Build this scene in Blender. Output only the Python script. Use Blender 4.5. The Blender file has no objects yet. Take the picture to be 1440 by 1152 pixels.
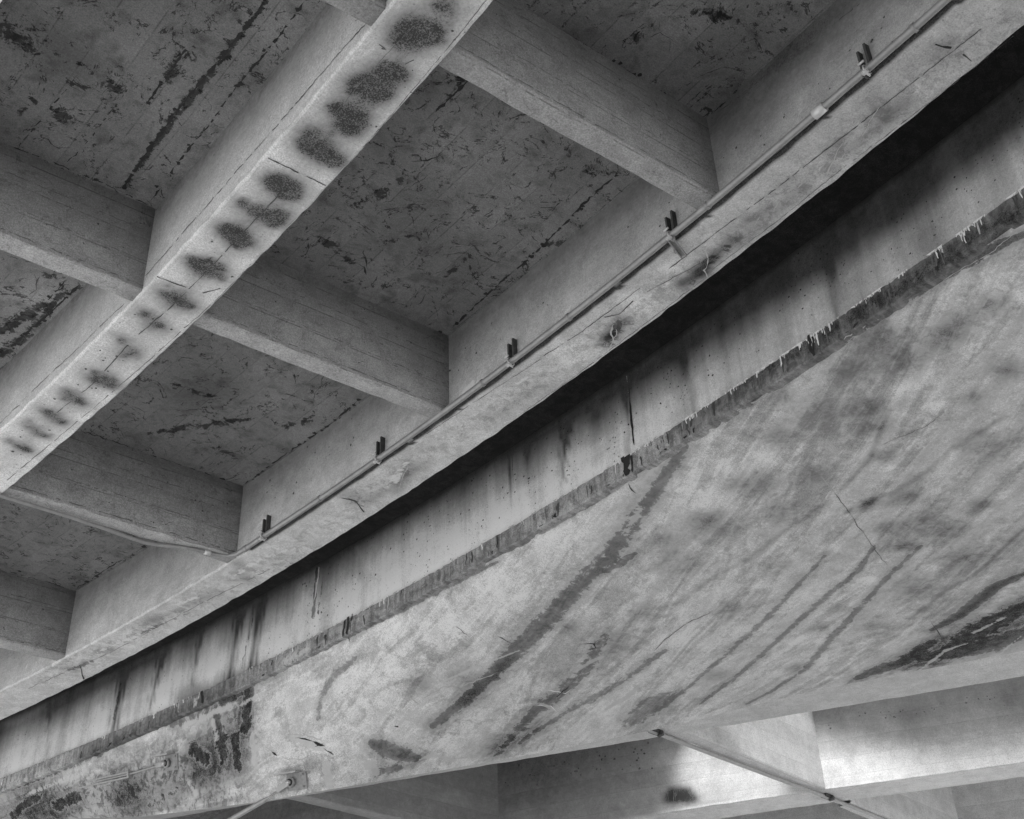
import bpy, math, random
import numpy as np
from mathutils import Matrix, Vector

random.seed(7)
rng = np.random.default_rng(11)
SC = bpy.context.scene
COL = SC.collection

# ------------------------------------------------------------------ camera
F, YAW, PITCH, ROLL = 1864.2, -2.46617771, 0.61597448, -0.04340201


def axes():
    ca, sa, cb, sb = math.cos(YAW), math.sin(YAW), math.cos(PITCH), math.sin(PITCH)
    fwd = np.array([sa * cb, ca * cb, sb])
    right = np.array([ca, -sa, 0.0])
    up = np.cross(right, fwd)
    cc, sc = math.cos(ROLL), math.sin(ROLL)
    return cc * right + sc * up, -sc * right + cc * up, fwd


RT, UPV, FW = axes()


def ray(q):
    return RT * (q[0] - 720) / F - UPV * (q[1] - 576) / F + FW


def at(q, z):
    R = ray(q)
    return R * (z / R[2])


def proj(P):
    P = np.asarray(P, float)
    w = P @ FW
    w = np.where(w < 0.3, np.nan, w)
    return np.stack([720 + F * (P @ RT) / w, 576 - F * (P @ UPV) / w], -1)


cam_d = bpy.data.cameras.new('camera')
cam = bpy.data.objects.new('camera', cam_d)
COL.objects.link(cam)
SC.camera = cam
cam_d.sensor_width = 36.0
cam_d.lens = F / 1440 * 36.0
cam_d.clip_start = 0.05
cam_d.clip_end = 3000
M = Matrix(((RT[0], UPV[0], -FW[0], 0), (RT[1], UPV[1], -FW[1], 0), (RT[2], UPV[2], -FW[2], 0), (0, 0, 0, 1)))
cam.matrix_world = M

GROUND = -1.7
H = 8.0
ZB = 7.084


def X(y):
    return np.polyval([0.00984931, 0.09896193, -5.63154835], y)


# ------------------------------------------------------------------ shader helpers
class NT:
    def __init__(s, name):
        s.m = bpy.data.materials.new(name)
        s.m.use_nodes = True
        s.t = s.m.node_tree
        s.t.nodes.clear()
        s.out = s.t.nodes.new('ShaderNodeOutputMaterial')
        s.b = s.t.nodes.new('ShaderNodeBsdfPrincipled')
        s.t.links.new(s.b.outputs[0], s.out.inputs[0])
        tc = s.t.nodes.new('ShaderNodeTexCoord')
        s.obj = tc.outputs['Object']
        s.uv = tc.outputs['UV']

    def link(s, a, b):
        if isinstance(a, (int, float)):
            b.default_value = a
        else:
            s.t.links.new(a, b)

    def math(s, op, a, b=0.0, c=None, clamp=False):
        n = s.t.nodes.new('ShaderNodeMath')
        n.operation = op
        n.use_clamp = clamp
        s.link(a, n.inputs[0])
        s.link(b, n.inputs[1])
        if c is not None:
            s.link(c, n.inputs[2])
        return n.outputs[0]

    def map(s, vec, scale=(1, 1, 1), rot=0.0, loc=(0, 0, 0)):
        n = s.t.nodes.new('ShaderNodeMapping')
        s.t.links.new(vec, n.inputs[0])
        n.inputs['Location'].default_value = loc
        n.inputs['Rotation'].default_value = (0, 0, rot)
        n.inputs['Scale'].default_value = scale
        return n.outputs[0]

    def noise(s, vec, scale=1.0, detail=4, rough=0.55, dist=0.0):
        n = s.t.nodes.new('ShaderNodeTexNoise')
        s.t.links.new(vec, n.inputs['Vector'])
        n.inputs['Scale'].default_value = scale
        n.inputs['Detail'].default_value = detail
        n.inputs['Roughness'].default_value = rough
        n.inputs['Distortion'].default_value = dist
        return n.outputs[0]

    def noise2(s, vec, scale=1.0, detail=4, rough=0.55, dist=0.0):
        n = s.t.nodes.new('ShaderNodeTexNoise')
        n.noise_dimensions = '2D'
        s.t.links.new(vec, n.inputs['Vector'])
        n.inputs['Scale'].default_value = scale
        n.inputs['Detail'].default_value = detail
        n.inputs['Roughness'].default_value = rough
        n.inputs['Distortion'].default_value = dist
        return n.outputs[0]

    def voro(s, vec, scale, feature='F1', rand=1.0):
        n = s.t.nodes.new('ShaderNodeTexVoronoi')
        n.feature = feature
        s.t.links.new(vec, n.inputs['Vector'])
        n.inputs['Scale'].default_value = scale
        n.inputs['Randomness'].default_value = rand
        return n.outputs['Distance'], (n.outputs['Color'] if feature == 'F1' else None)

    def step(s, v, lo, hi, inv=False):
        if lo > hi: lo, hi, inv = hi, lo, not inv
        n = s.t.nodes.new('ShaderNodeMapRange')
        n.interpolation_type = 'SMOOTHSTEP'
        s.link(v, n.inputs[0])
        n.inputs[1].default_value = lo
        n.inputs[2].default_value = hi
        n.inputs[3].default_value = 1.0 if inv else 0.0
        n.inputs[4].default_value = 0.0 if inv else 1.0
        return n.outputs[0]

    def modulate(s, tone, n, amt, mid=0.5):
        # tone * (1 + amt*2*(n-mid))
        k = s.math('MULTIPLY_ADD', n, 2 * amt, 1 - 2 * amt * mid)
        k = s.math('MAXIMUM', k, 0.05)
        return s.math('MULTIPLY', tone, k)

    def darken(s, tone, mask, fac):
        # tone * (1 - mask*(1-fac))
        k = s.math('MULTIPLY_ADD', mask, -(1 - fac), 1.0)
        return s.math('MULTIPLY', tone, k)

    def mixto(s, tone, mask, val):
        # tone + mask*(val-tone)
        d = s.math('SUBTRACT', val, tone)
        return s.math('MULTIPLY_ADD', mask, d, tone)

    def finish(s, tone, rough=0.9, bump=None, bstr=0.3, bdist=0.01, metallic=0.0):
        tone = s.math('MINIMUM', s.math('MAXIMUM', tone, 0.012), 0.82)
        c = s.t.nodes.new('ShaderNodeCombineColor')
        for i in range(3):
            s.t.links.new(tone, c.inputs[i])
        s.t.links.new(c.outputs[0], s.b.inputs['Base Color'])
        s.link(rough, s.b.inputs['Roughness'])
        s.b.inputs['Metallic'].default_value = metallic
        s.b.inputs['Specular IOR Level'].default_value = 0.3
        if bump is not None:
            b = s.t.nodes.new('ShaderNodeBump')
            b.inputs['Strength'].default_value = bstr
            b.inputs['Distance'].default_value = bdist
            s.t.links.new(bump, b.inputs['Height'])
            s.t.links.new(b.outputs[0], s.b.inputs['Normal'])
        return s.m


def concrete(name, base, mott=0.18, streak=None, streak2=None, pits=0.0, boards=None, cracks=0.0,
             grain=0.22, scratches=0.0, edgefac=0.5, whiteval=0.6, crackle=0.0, blot=0.0,
             edge_noise=0.55, bstr=0.5, mold=0.0, flow=0.0, softnoise=1.0):
    s = NT(name)
    at_ = s.t.nodes.new('ShaderNodeAttribute')
    at_.attribute_name = 'stain_shade'
    sep = s.t.nodes.new('ShaderNodeSeparateColor')
    s.t.links.new(at_.outputs['Color'], sep.inputs[0])
    soft, edge, white, patchy = sep.outputs[0], sep.outputs[1], sep.outputs[2], at_.outputs['Alpha']
    n_big = s.noise(s.obj, 0.9, 2, 0.6)
    n_mid = s.noise(s.obj, 4.5, 5, 0.68, 0.3)
    n_fine = s.noise(s.obj, 32.0, 3, 0.75)
    n_gr = s.noise(s.obj, 85.0, 1, 0.8)
    n_e = s.noise(s.map(s.obj, loc=(3, 9, 4)), 9.0, 5, 0.75, 0.5)
    tone = s.modulate(s.math('ADD', base, 0.0), n_big, mott * 1.3)
    tone = s.modulate(tone, n_mid, mott * 2.4)
    tone = s.modulate(tone, n_fine, grain * 1.2)
    tone = s.modulate(tone, n_gr, grain * 2.6)
    bump = n_fine
    st_n = None
    for st in (streak, streak2):
        if st:
            su, sv, rot, amt = st
            ns = s.noise2(s.map(s.uv, (su, sv, 1)), 1.0, 4, 0.6)
            st_n = ns
            tone = s.modulate(tone, ns, amt * 2.0)
    if scratches:
        ng = s.noise2(s.map(s.uv, (1.6, 60, 1)), 1.0, 2, 0.6)
        tone = s.modulate(tone, ng, scratches * 1.3)
    if boards:
        width, amt = boards
        sx = s.t.nodes.new('ShaderNodeSeparateXYZ')
        s.t.links.new(s.uv, sx.inputs[0])
        v = s.math('MULTIPLY_ADD', n_big, 0.03, sx.outputs[1])
        vv = s.math('DIVIDE', v, width)
        fr = s.math('FRACT', vv)
        dline = s.math('ABSOLUTE', s.math('SUBTRACT', fr, 0.5))
        lm = s.step(dline, 0.5 - 0.009 / width, 0.5 - 0.002 / width)
        brk = s.step(n_mid, 0.44, 0.56)
        lm = s.math('MULTIPLY', lm, brk)
        tone = s.darken(tone, lm, 1 - amt)
        wn = s.t.nodes.new('ShaderNodeTexWhiteNoise')
        wn.noise_dimensions = '1D'
        s.t.links.new(s.math('FLOOR', vv), wn.inputs['W'])
        tone = s.modulate(tone, wn.outputs[0], 0.07)
    if pits:
        d, c = s.voro(s.obj, 24.0)
        sp = s.t.nodes.new('ShaderNodeSeparateColor')
        s.t.links.new(c, sp.inputs[0])
        pick = s.math('GREATER_THAN', sp.outputs[0], 0.84)
        clus = s.step(n_big, 0.42, 0.56)
        pm = s.math('MULTIPLY', s.math('MULTIPLY', s.step(d, 0.12, 0.28, inv=True), pick), clus)
        tone = s.darken(tone, pm, 1 - pits)
    if blot:
        tone = s.darken(tone, s.step(n_mid, 0.50, 0.62), 1 - blot)
    if cracks:
        # branching contour-like seams, thick and mouldy in places
        nk = s.noise(s.map(s.obj, (1, 1, 1), loc=(17, 3, 1)), 2.3, 6, 0.62, 0.9)
        rd = s.math('ABSOLUTE', s.math('SUBTRACT', nk, 0.5))
        th = s.math('MAXIMUM', s.math('MULTIPLY_ADD', n_e, 0.12, -0.055), 0.0001)
        lm = s.step(s.math('DIVIDE', rd, th), 0.5, 1.1, inv=True)
        tone = s.darken(tone, lm, 1 - cracks)
    if mold:
        mm = s.math('MULTIPLY', s.step(n_e, 0.62, 0.67), s.step(n_mid, 0.48, 0.56))
        tone = s.darken(tone, mm, 1 - mold)
    if crackle:
        nv = s.noise(s.map(s.obj, loc=(5, 2, 1)), 4.2, 4, 0.6, 1.6)
        rd = s.math('ABSOLUTE', s.math('SUBTRACT', nv, 0.5))
        vm = s.math('MULTIPLY', s.step(rd, 0.003, 0.016, inv=True), s.step(n_mid, 0.46, 0.56))
        tone = s.mixto(tone, s.math('MULTIPLY', vm, crackle), whiteval * 0.9)
    if flow:
        fl1 = s.noise2(s.map(s.uv, (1.05, 0.55, 1), loc=(3, 7, 0)), 1.0, 6, 0.68, 0.7)
        fm = s.math('MULTIPLY_ADD', n_e, 0.25, fl1)
        tone = s.darken(tone, s.step(fm, 0.60, 0.69), 1 - flow)
        bl = s.noise2(s.map(s.uv, (2.6, 2.2, 1), loc=(1, 4, 0)), 1.0, 3, 0.6, 0.4)
        tone = s.modulate(tone, s.step(bl, 0.40, 0.60), 0.085)
        tone = s.darken(tone, s.step(fm, 0.70, 0.72), 1 - flow * .7)
        tone = s.mixto(tone, s.math('MULTIPLY', s.step(fm, 0.575, 0.55), 0.30), whiteval)
        st_n = fl1
    # blotchy damp / lime patches where 'patchy' says so
    pd = s.math('MULTIPLY', s.step(n_e, 0.50, 0.57), patchy)
    pl = s.math('MULTIPLY', s.step(n_e, 0.46, 0.38), patchy)
    tone = s.darken(tone, pd, 0.42)
    tone = s.mixto(tone, s.math('MULTIPLY', pl, 0.35), whiteval)
    # stains and painted shade stored on the mesh, sharpened with noise
    sg = s.math('MULTIPLY', s.math('MULTIPLY_ADD', n_e, 1.1, 0.45), s.math('MULTIPLY_ADD', n_gr, 1.6, 0.2))
    sg = s.math('MULTIPLY_ADD', sg, softnoise, 1 - softnoise)
    k = s.math('MAXIMUM', s.math('MULTIPLY_ADD', s.math('MULTIPLY', soft, sg), 1.0, 1.0), 0.06)
    tone = s.math('MULTIPLY', tone, k)
    if st_n is not None:
        rag = s.math('MULTIPLY_ADD', st_n, 0.8, s.math('MULTIPLY', n_e, 1.6))
        rag = s.math('ADD', rag, -1.2)
    else:
        rag = s.math('MULTIPLY_ADD', n_e, 2.0, -1.0)
    rag = s.math('MULTIPLY', rag, edge_noise * 1.5)
    rag = s.math('MULTIPLY_ADD', n_fine, 0.35, s.math('ADD', rag, -0.175))
    em = s.math('MULTIPLY', s.step(s.math('ADD', edge, rag), 0.40, 0.55), s.step(edge, 0.10, 0.30))
    if flow:
        rim = s.math('MULTIPLY', s.step(s.math('ADD', edge, rag), 0.30, 0.40), s.step(edge, 0.10, 0.30))
        rim = s.math('MULTIPLY', rim, s.math('SUBTRACT', 1.0, em))
        tone = s.mixto(tone, s.math('MULTIPLY', rim, 0.4), whiteval)
    em = s.math('MULTIPLY', em, s.math('MULTIPLY_ADD', n_mid, 1.3, 0.35, clamp=False))
    em = s.math('MINIMUM', em, 1.15)
    tone = s.darken(tone, em, edgefac)
    wm = s.math('MULTIPLY', s.step(s.math('SUBTRACT', white, rag), 0.42, 0.60), s.step(white, 0.10, 0.35))
    wm = s.math('MULTIPLY', wm, 0.75)
    tone = s.mixto(tone, wm, whiteval)
    return s.finish(tone, 0.92, bump, bstr, 0.006)


def flat_mat(name, base, amt=0.3, scale=25, rough=0.8, metallic=0.0):
    s = NT(name)
    t = s.modulate(s.math('ADD', base, 0.0), s.noise(s.obj, scale, 5, 0.65), amt)
    t = s.modulate(t, s.noise(s.obj, 3.0, 3, 0.6), amt * 0.5)
    return s.finish(t, rough, s.noise(s.obj, scale * 2, 4), 0.3, 0.004, metallic)


# ------------------------------------------------------------------ surfaces
def props(o, label=None, cat=None, group=None, kind=None):
    if label: o['label'] = label
    if cat: o['category'] = cat
    if group: o['group'] = group
    if kind: o['kind'] = kind
    return o


def empty(name, loc=(0, 0, 0)):
    o = bpy.data.objects.new(name, None)
    o.empty_display_size = 0.3
    COL.objects.link(o)
    o.location = loc
    return o


class Grid:
    """a quad sheet P[n,m,3] with uv in metres and a field of stains and painted shade"""

    def __init__(s, P, uv, flip=False, smooth=False):
        s.P, s.uv, s.flip, s.smooth = P, uv, flip, smooth
        s.n, s.m = P.shape[:2]
        s.st = np.zeros((s.n, s.m, 4))
        s.px = None
        du = np.gradient(P, axis=0)
        dv = np.gradient(P, axis=1)
        N = np.cross(du, dv)
        N /= np.linalg.norm(N, axis=-1, keepdims=True) + 1e-12
        # normals towards the viewer's side
        sg = np.sign(-(N * P).sum(-1, keepdims=True))
        s.N = N * np.where(sg == 0, 1, sg)
        s.cols = slice(None)

    def find(s, q, cols=None):
        """point of this sheet seen at photo position q"""
        if s.px is None:
            s.px = proj(s.P)
        px = s.px if cols is None else s.px[:, cols[0]:cols[1]]
        d = (px[..., 0] - q[0]) ** 2 + (px[..., 1] - q[1]) ** 2
        d = np.where(np.isnan(d), 1e12, d)
        i = int(np.argmin(d))
        a, b = divmod(i, px.shape[1])
        if cols is not None: b += cols[0]
        P0, N0 = s.P[a, b], s.N[a, b]
        R = ray(q)
        den = R @ N0
        if abs(den) < 1e-4: return P0, N0
        Q = R * ((P0 @ N0) / den)
        if np.linalg.norm(Q - P0) > 0.6: Q = P0
        return Q, N0

    def dist(s, P, pts):
        """distance from every vertex to a 3-d polyline (with t along)"""
        best = np.full(P.shape[:2], 1e9)
        tt = np.zeros(P.shape[:2])
        n = max(1, len(pts) - 1)
        if len(pts) == 1:
            return np.linalg.norm(P - pts[0], axis=-1), tt
        for i in range(n):
            a, b = pts[i], pts[i + 1]
            ab = b - a
            t = np.clip(((P - a) @ ab) / (ab @ ab + 1e-12), 0, 1)
            d = np.linalg.norm(P - (a + t[..., None] * ab), axis=-1)
            k = d < best
            best = np.where(k, d, best)
            tt = np.where(k, (i + t) / n, tt)
        return best, tt

    def stroke(s, q, w, amt, ch=0, cols=None, taper=0.0, hard=2.0):
        """ch 0 soft (+light -dark), 1 sharp dark, 2 sharp white; w in photo px"""
        pts = [s.find(p, cols)[0] for p in (q if isinstance(q[0], (tuple, list)) else [q])]
        dd = np.mean([np.linalg.norm(p) for p in pts])
        wm = w * dd / F
        c0, c1 = cols or (0, s.m)
        P = s.P[:, c0:c1]
        d, t = s.dist(P, pts)
        ww = wm * (1 - taper * t)
        if ch in (1, 2) and len(pts) > 2:
            ww = wm * (0.35 + 0.75 * np.sin(np.pi * np.clip(t * 0.9 + 0.05, 0, 1)) ** 0.7)
        val = (np.exp(-(d / ww) ** hard) if ch in (0, 3) else np.clip(1.15 - 0.62 * d / ww, 0, 1)) * abs(amt)
        tgt = s.st[:, c0:c1, ch]
        if ch == 0:
            tgt += np.sign(amt) * val
            np.clip(tgt, -0.9, 0.6, out=tgt)
        else:
            np.maximum(tgt, val, out=tgt)


class Part:
    def __init__(s):
        s.v, s.f, s.mi, s.uv, s.st, s.sm = [], [], [], [], [], []
        s.nv = 0

    def add(s, V, Fc, mat=0, uv=None, st=None, smooth=False):
        V = np.asarray(V, float)
        s.v.append(V)
        s.uv.append(uv if uv is not None else V[:, :2].copy())
        s.st.append(st if st is not None else np.tile([0, 0, 0, 0.0], (len(V), 1)))
        for f in Fc:
            s.f.append([i + s.nv for i in f])
        s.mi += [mat] * len(Fc)
        s.sm += [smooth] * len(Fc)
        s.nv += len(V)

    def grid(s, g, mat=0):
        n, m = g.n, g.m
        idx = np.arange(n * m).reshape(n, m)
        q = np.stack([idx[:-1, :-1], idx[1:, :-1], idx[1:, 1:], idx[:-1, 1:]], -1).reshape(-1, 4)
        if g.flip: q = q[:, ::-1]
        s.add(g.P.reshape(-1, 3), q.tolist(), mat, g.uv.reshape(-1, 2), g.st.reshape(-1, 4), g.smooth)

    def ribbon(s, g, q, w, mat=1, cols=None, jit=1.0, wj=0.5, seg=6, lift=0.003, gaps=0.0, taper=True):
        """irregular thin mark lying 3 mm proud of sheet g; q photo polyline, w px"""
        q = [np.array(p, float) for p in q]
        pts = []
        for a, b in zip(q[:-1], q[1:]):
            L = np.linalg.norm(b - a)
            k = max(1, int(L / seg))
            nrm = np.array([-(b - a)[1], (b - a)[0]]) / (L + 1e-9)
            for i in range(k):
                pts.append(a + (b - a) * i / k + nrm * rng.normal(0, jit) * (0 if i == 0 and not pts else 1))
        pts.append(q[-1])
        n = len(pts)
        W3 = [g.find(p, cols) for p in pts]
        ws = w * (1 + wj * rng.normal(0, 1, n)).clip(0.15, 3)
        if taper and n > 2:
            ws[0] *= 0.2; ws[-1] *= 0.2
        V = []
        for i in range(n):
            P, N = W3[i]
            a = W3[max(0, i - 1)][0]; b = W3[min(n - 1, i + 1)][0]
            T = b - a
            T = T / (np.linalg.norm(T) + 1e-9)
            S = np.cross(N, T)
            S /= np.linalg.norm(S) + 1e-9
            hw = ws[i] * 0.5 * np.linalg.norm(P) / F
            V += [P + N * lift - S * hw, P + N * lift + S * hw]
        Fc = []
        for i in range(n - 1):
            if gaps and rng.random() < gaps: continue
            Fc.append([2 * i, 2 * i + 1, 2 * i + 3, 2 * i + 2])
        s.add(V, Fc, mat)

    def blob(s, g, q, r, mat=1, cols=None, lift=0.003, asp=1.0, ang=0.0):
        P, N = g.find(q, cols)
        T = np.cross(N, [0.3, 0.2, 0.9]); T /= np.linalg.norm(T)
        S = np.cross(N, T)
        k = 9
        rr = r * np.linalg.norm(P) / F
        V = [P + N * lift]
        for i in range(k):
            a = 2 * math.pi * i / k
            R = rr * (0.6 + 0.8 * rng.random())
            c, s_ = math.cos(a) * asp, math.sin(a)
            c, s_ = c * math.cos(ang) - s_ * math.sin(ang), c * math.sin(ang) + s_ * math.cos(ang)
            V.append(P + N * lift + (T * c + S * s_) * R)
        s.add(V, [[0, 1 + i, 1 + (i + 1) % k] for i in range(k)], mat)

    def box(s, c, ax, half, mat=0):
        c = np.array(c, float)
        A = [np.array(a, float) / np.linalg.norm(a) for a in ax]
        V = [c + A[0] * half[0] * i + A[1] * half[1] * j + A[2] * half[2] * k
             for i in (-1, 1) for j in (-1, 1) for k in (-1, 1)]
        s.add(V, [[0, 1, 3, 2], [4, 6, 7, 5], [0, 4, 5, 1], [2, 3, 7, 6], [0, 2, 6, 4], [1, 5, 7, 3]], mat)

    def tube(s, pts, r, mat=0, k=14, caps=True):
        pts = [np.array(p, float) for p in pts]
        n = len(pts)
        T = [pts[min(n - 1, i + 1)] - pts[max(0, i - 1)] for i in range(n)]
        T = [t / np.linalg.norm(t) for t in T]
        up = np.array([0, 0, 1.0])
        if abs(T[0] @ up) > 0.9: up = np.array([1.0, 0, 0])
        A = np.cross(T[0], up); A /= np.linalg.norm(A)
        V = []
        for i in range(n):
            A = A - T[i] * (A @ T[i]); A /= np.linalg.norm(A)
            B = np.cross(T[i], A)
            rr = r[i] if isinstance(r, (list, np.ndarray)) else r
            for j in range(k):
                a = 2 * math.pi * j / k
                V.append(pts[i] + (A * math.cos(a) + B * math.sin(a)) * rr)
        Fc = [[i * k + j, i * k + (j + 1) % k, (i + 1) * k + (j + 1) % k, (i + 1) * k + j]
              for i in range(n - 1) for j in range(k)]
        if caps:
            Fc.append(list(range(k))[::-1])
            Fc.append([(n - 1) * k + j for j in range(k)])
        s.add(V, Fc, mat, smooth=True)

    def build(s, name, mats, parent=None, recalc=False, loc=None):
        V = np.concatenate(s.v)
        if loc is not None: V = V - np.array(loc)
        me = bpy.data.meshes.new(name)
        me.from_pydata(V.tolist(), [], s.f)
        uvl = me.uv_layers.new(name='UVMap')
        li = np.empty(len(me.loops), dtype=np.int32)
        me.loops.foreach_get('vertex_index', li)
        UV = np.concatenate(s.uv)
        uvl.data.foreach_set('uv', UV[li].astype(np.float32).ravel())
        a = me.color_attributes.new('stain_shade', 'FLOAT_COLOR', 'POINT')
        a.data.foreach_set('color', np.concatenate(s.st).astype(np.float32).ravel())
        for m in (mats if isinstance(mats, (list, tuple)) else [mats]):
            me.materials.append(m)
        me.polygons.foreach_set('material_index', np.array(s.mi, dtype=np.int32))
        me.polygons.foreach_set('use_smooth', np.array(s.sm, dtype=bool))
        me.update()
        if recalc:
            import bmesh
            bm = bmesh.new(); bm.from_mesh(me)
            bmesh.ops.recalc_face_normals(bm, faces=bm.faces)
            bm.to_mesh(me); bm.free()
        o = bpy.data.objects.new(name, me)
        COL.objects.link(o)
        if parent: o.parent = parent
        if loc is not None and not parent: o.location = loc
        return o


def samples(parts):
    out = []
    for a, b, st in parts:
        n = max(1, int(round(abs(b - a) / st)))
        out += list(np.linspace(a, b, n, endpoint=False))
    out.append(parts[-1][1])
    return np.array(out)


def arc(P):
    d = np.linalg.norm(np.diff(P, axis=0), axis=-1)
    return np.concatenate([[0], np.cumsum(d)])


def wobble(n, amp, smooth):
    a = rng.normal(0, 1, n + 4 * smooth)
    k = np.hanning(2 * smooth + 1); k /= np.sqrt((k ** 2).sum())
    return np.convolve(a, k, 'same')[2 * smooth:2 * smooth + n] * amp


def sweep(line, sec, rowjit=0.0, flip=False):
    """line(y)->x ; sec list of (off,z) section points, already dense; returns Grid"""
    ys, xs = line
    n, m = len(ys), len(sec)
    so = np.array([p[0] for p in sec]); sz = np.array([p[1] for p in sec])
    P = np.zeros((n, m, 3))
    P[..., 0] = xs[:, None] + so[None]
    P[..., 1] = ys[:, None]
    P[..., 2] = sz[None]
    if rowjit:
        low = (sz < sz.min() + 0.06)[None]
        P[..., 2] += wobble(n, rowjit, 3)[:, None] * low
        P[..., 0] += wobble(n, rowjit, 3)[:, None] * low
    uv = np.zeros((n, m, 2))
    uv[..., 0] = arc(np.stack([xs, ys], -1))[:, None]
    uv[..., 1] = arc(np.stack([so, sz], -1))[None]
    return Grid(P, uv, flip)


def dense(path, st):
    out = []
    for a, b in zip(path[:-1], path[1:]):
        L = math.hypot(b[0] - a[0], b[1] - a[1])
        k = max(1, int(round(L / st)))
        out += [(a[0] + (b[0] - a[0]) * i / k, a[1] + (b[1] - a[1]) * i / k) for i in range(k)]
    out.append(path[-1])
    return out


# ------------------------------------------------------------------ materials
m_slab = concrete('slab_concrete', 0.205, mott=0.50, softnoise=0.4, boards=(0.30, 0.35), cracks=0.72, blot=0.30, mold=0.75,
                  pits=0.3, edgefac=0.25, grain=0.22)
m_g1 = concrete('beam_concrete_soot', 0.66, softnoise=0.8, mott=0.13, scratches=0.07, grain=0.26, edgefac=0.4, pits=0.3)
m_g2 = concrete('beam_concrete_patchy', 0.56, mott=0.20, scratches=0.07, grain=0.22, edgefac=0.5,
                whiteval=0.72, crackle=0.6, softnoise=0.35, pits=0.3)
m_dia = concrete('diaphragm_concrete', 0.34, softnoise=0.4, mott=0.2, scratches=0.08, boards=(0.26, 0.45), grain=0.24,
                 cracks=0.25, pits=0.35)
m_wall = concrete('fascia_concrete', 0.80, mott=0.16, streak=(2.4, 0.22, 0, 0.26), streak2=(11, 0.5, 0, 0.13),
                  pits=0.8, softnoise=0.15, grain=0.18, edgefac=0.3)
m_ledge = concrete('ledge_concrete', 0.3, mott=0.25, streak=(20, 1.5, 0, 0.35), pits=0.4, grain=0.25, edgefac=0.3,
                   whiteval=0.6)
m_soffit = concrete('soffit_concrete', 0.70, mott=0.20, streak2=(8, 2.0, 0, 0.03),
                    grain=0.26, edgefac=0.58, whiteval=0.56, crackle=0.12, edge_noise=0.5, flow=0.19)
m_far = concrete('far_beam_concrete', 0.66, mott=0.16, scratches=0.07, grain=0.2, softnoise=0.4, pits=0.3, edgefac=0.35, boards=(0.3, 0.18))
m_fslab = concrete('far_slab_concrete', 0.66, mott=0.12, grain=0.1, mold=0.3, blot=0.1)
m_black = flat_mat('black_seep', 0.03, 0.5, 40)
m_dark = flat_mat('dark_crack', 0.07, 0.4, 40)
m_mid = flat_mat('joint_grey', 0.13, 0.4, 30)  # mid-grey marks for joints, seams and fine lines
m_white = flat_mat('white_lime_deposit', 0.8, 0.3, 60)
m_lime = flat_mat('grey_lime_deposit', 0.46, 0.3, 60)
m_pipe = flat_mat('galvanised_conduit', 0.30, 0.35, 14, rough=0.45, metallic=0.35)
m_steel = flat_mat('weathered_steel', 0.30, 0.5, 30, rough=0.6, metallic=0.3)
m_rust = flat_mat('rusty_strut', 0.07, 0.5, 30, rough=0.8)
m_bright = flat_mat('bright_fitting', 0.6, 0.2, 30, rough=0.4, metallic=0.3)
m_rod = flat_mat('tie_rod_steel', 0.40, 0.35, 20, rough=0.5, metallic=0.3)
MARKS = [m_black, m_dark, m_mid, m_white, m_lime]      # slots 1..5
BLACK, DARK, MID, WHITE, LIME = 1, 2, 3, 4, 5

# ------------------------------------------------------------------ main bridge (coffered deck)
bridge = empty('concrete_bridge', (-3, -8, GROUND))
props(bridge, 'coffered concrete girder bridge deck overhead, with two long beams and short cross beams between them', 'bridge')


def part(pt, name, mats, label=None, parent=bridge, recalc=False):
    o = pt.build(name, mats, None, recalc)
    if parent:
        o.parent = parent
        o.matrix_parent_inverse = Matrix.Translation(-Vector(parent.location))
    if label: o['label'] = label
    return o


ys_f = samples([(-34, -20, 0.35), (-20, -1.5, 0.035), (-1.5, 9, 0.35)])

# deck slab: underside seen, 0.3 thick
ys_s = samples([(-34, -18, 0.4), (-18, -2.0, 0.045), (-2.0, 9, 0.4)])
offs = samples([(-1.80, 5.2, 0.04), (5.2, 5.7, 0.2)])
P = np.zeros((len(ys_s), len(offs), 3))
P[..., 0] = X(ys_s)[:, None] + offs[None]
P[..., 1] = ys_s[:, None]
P[..., 2] = H
uv = np.zeros(P.shape[:2] + (2,))
uv[..., 0] = ys_s[:, None]; uv[..., 1] = offs[None]
gs = Grid(P, uv, flip=False)
gs.st[..., 0] -= 0.9 * ((offs < -0.55) & (offs > -1.85))[None]  # deep shade of the gap painted into the slab colour
pt = Part()
# dark mould lines and cracks named from the photograph
for q, w, a in [(((375, 0), (300, 100), (245, 165), (180, 255)), 4, .9), (((262, 70), (240, 100), (225, 125)), 6, .75),
                (((480, 300), (520, 280), (560, 255)), 6, .7), (((650, 115), (620, 150)), 6, .7),
                (((550, 228), (570, 245), (560, 262)), 4, .7), (((760, 345), (800, 340), (820, 355)), 5, .8),
                (((440, 330), (470, 345), (500, 372)), 6, .7), (((520, 350), (570, 330), (600, 340)), 4, .7),
                (((600, 410), (660, 360), (700, 355)), 4, .7), (((160, 120), (175, 130)), 12, .7),
                (((10, 45), (40, 55)), 14, .8), (((20, 165), (45, 140)), 5, .7), (((80, 160), (95, 170)), 8, .7),
                (((960, 10), (1000, 20), (1040, 30)), 6, .7), (((890, 60), (900, 50)), 5, .8),
                (((210, 610), (270, 600), (350, 590)), 5, .8), (((240, 540), (300, 560)), 6, .6),
                (((400, 600), (440, 590)), 5, .8), (((330, 640), (300, 630)), 4, .7),
                (((0, 465), (60, 430)), 6, .9), (((30, 480), (90, 410)), 5, .8), (((0, 500), (40, 470)), 5, .8),
                (((60, 385), (95, 395)), 5, .7), (((780, 200), (840, 250), (870, 240)), 5, .6)]:
    gs.stroke(q, w * 1.9, a * .72, 1)
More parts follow.
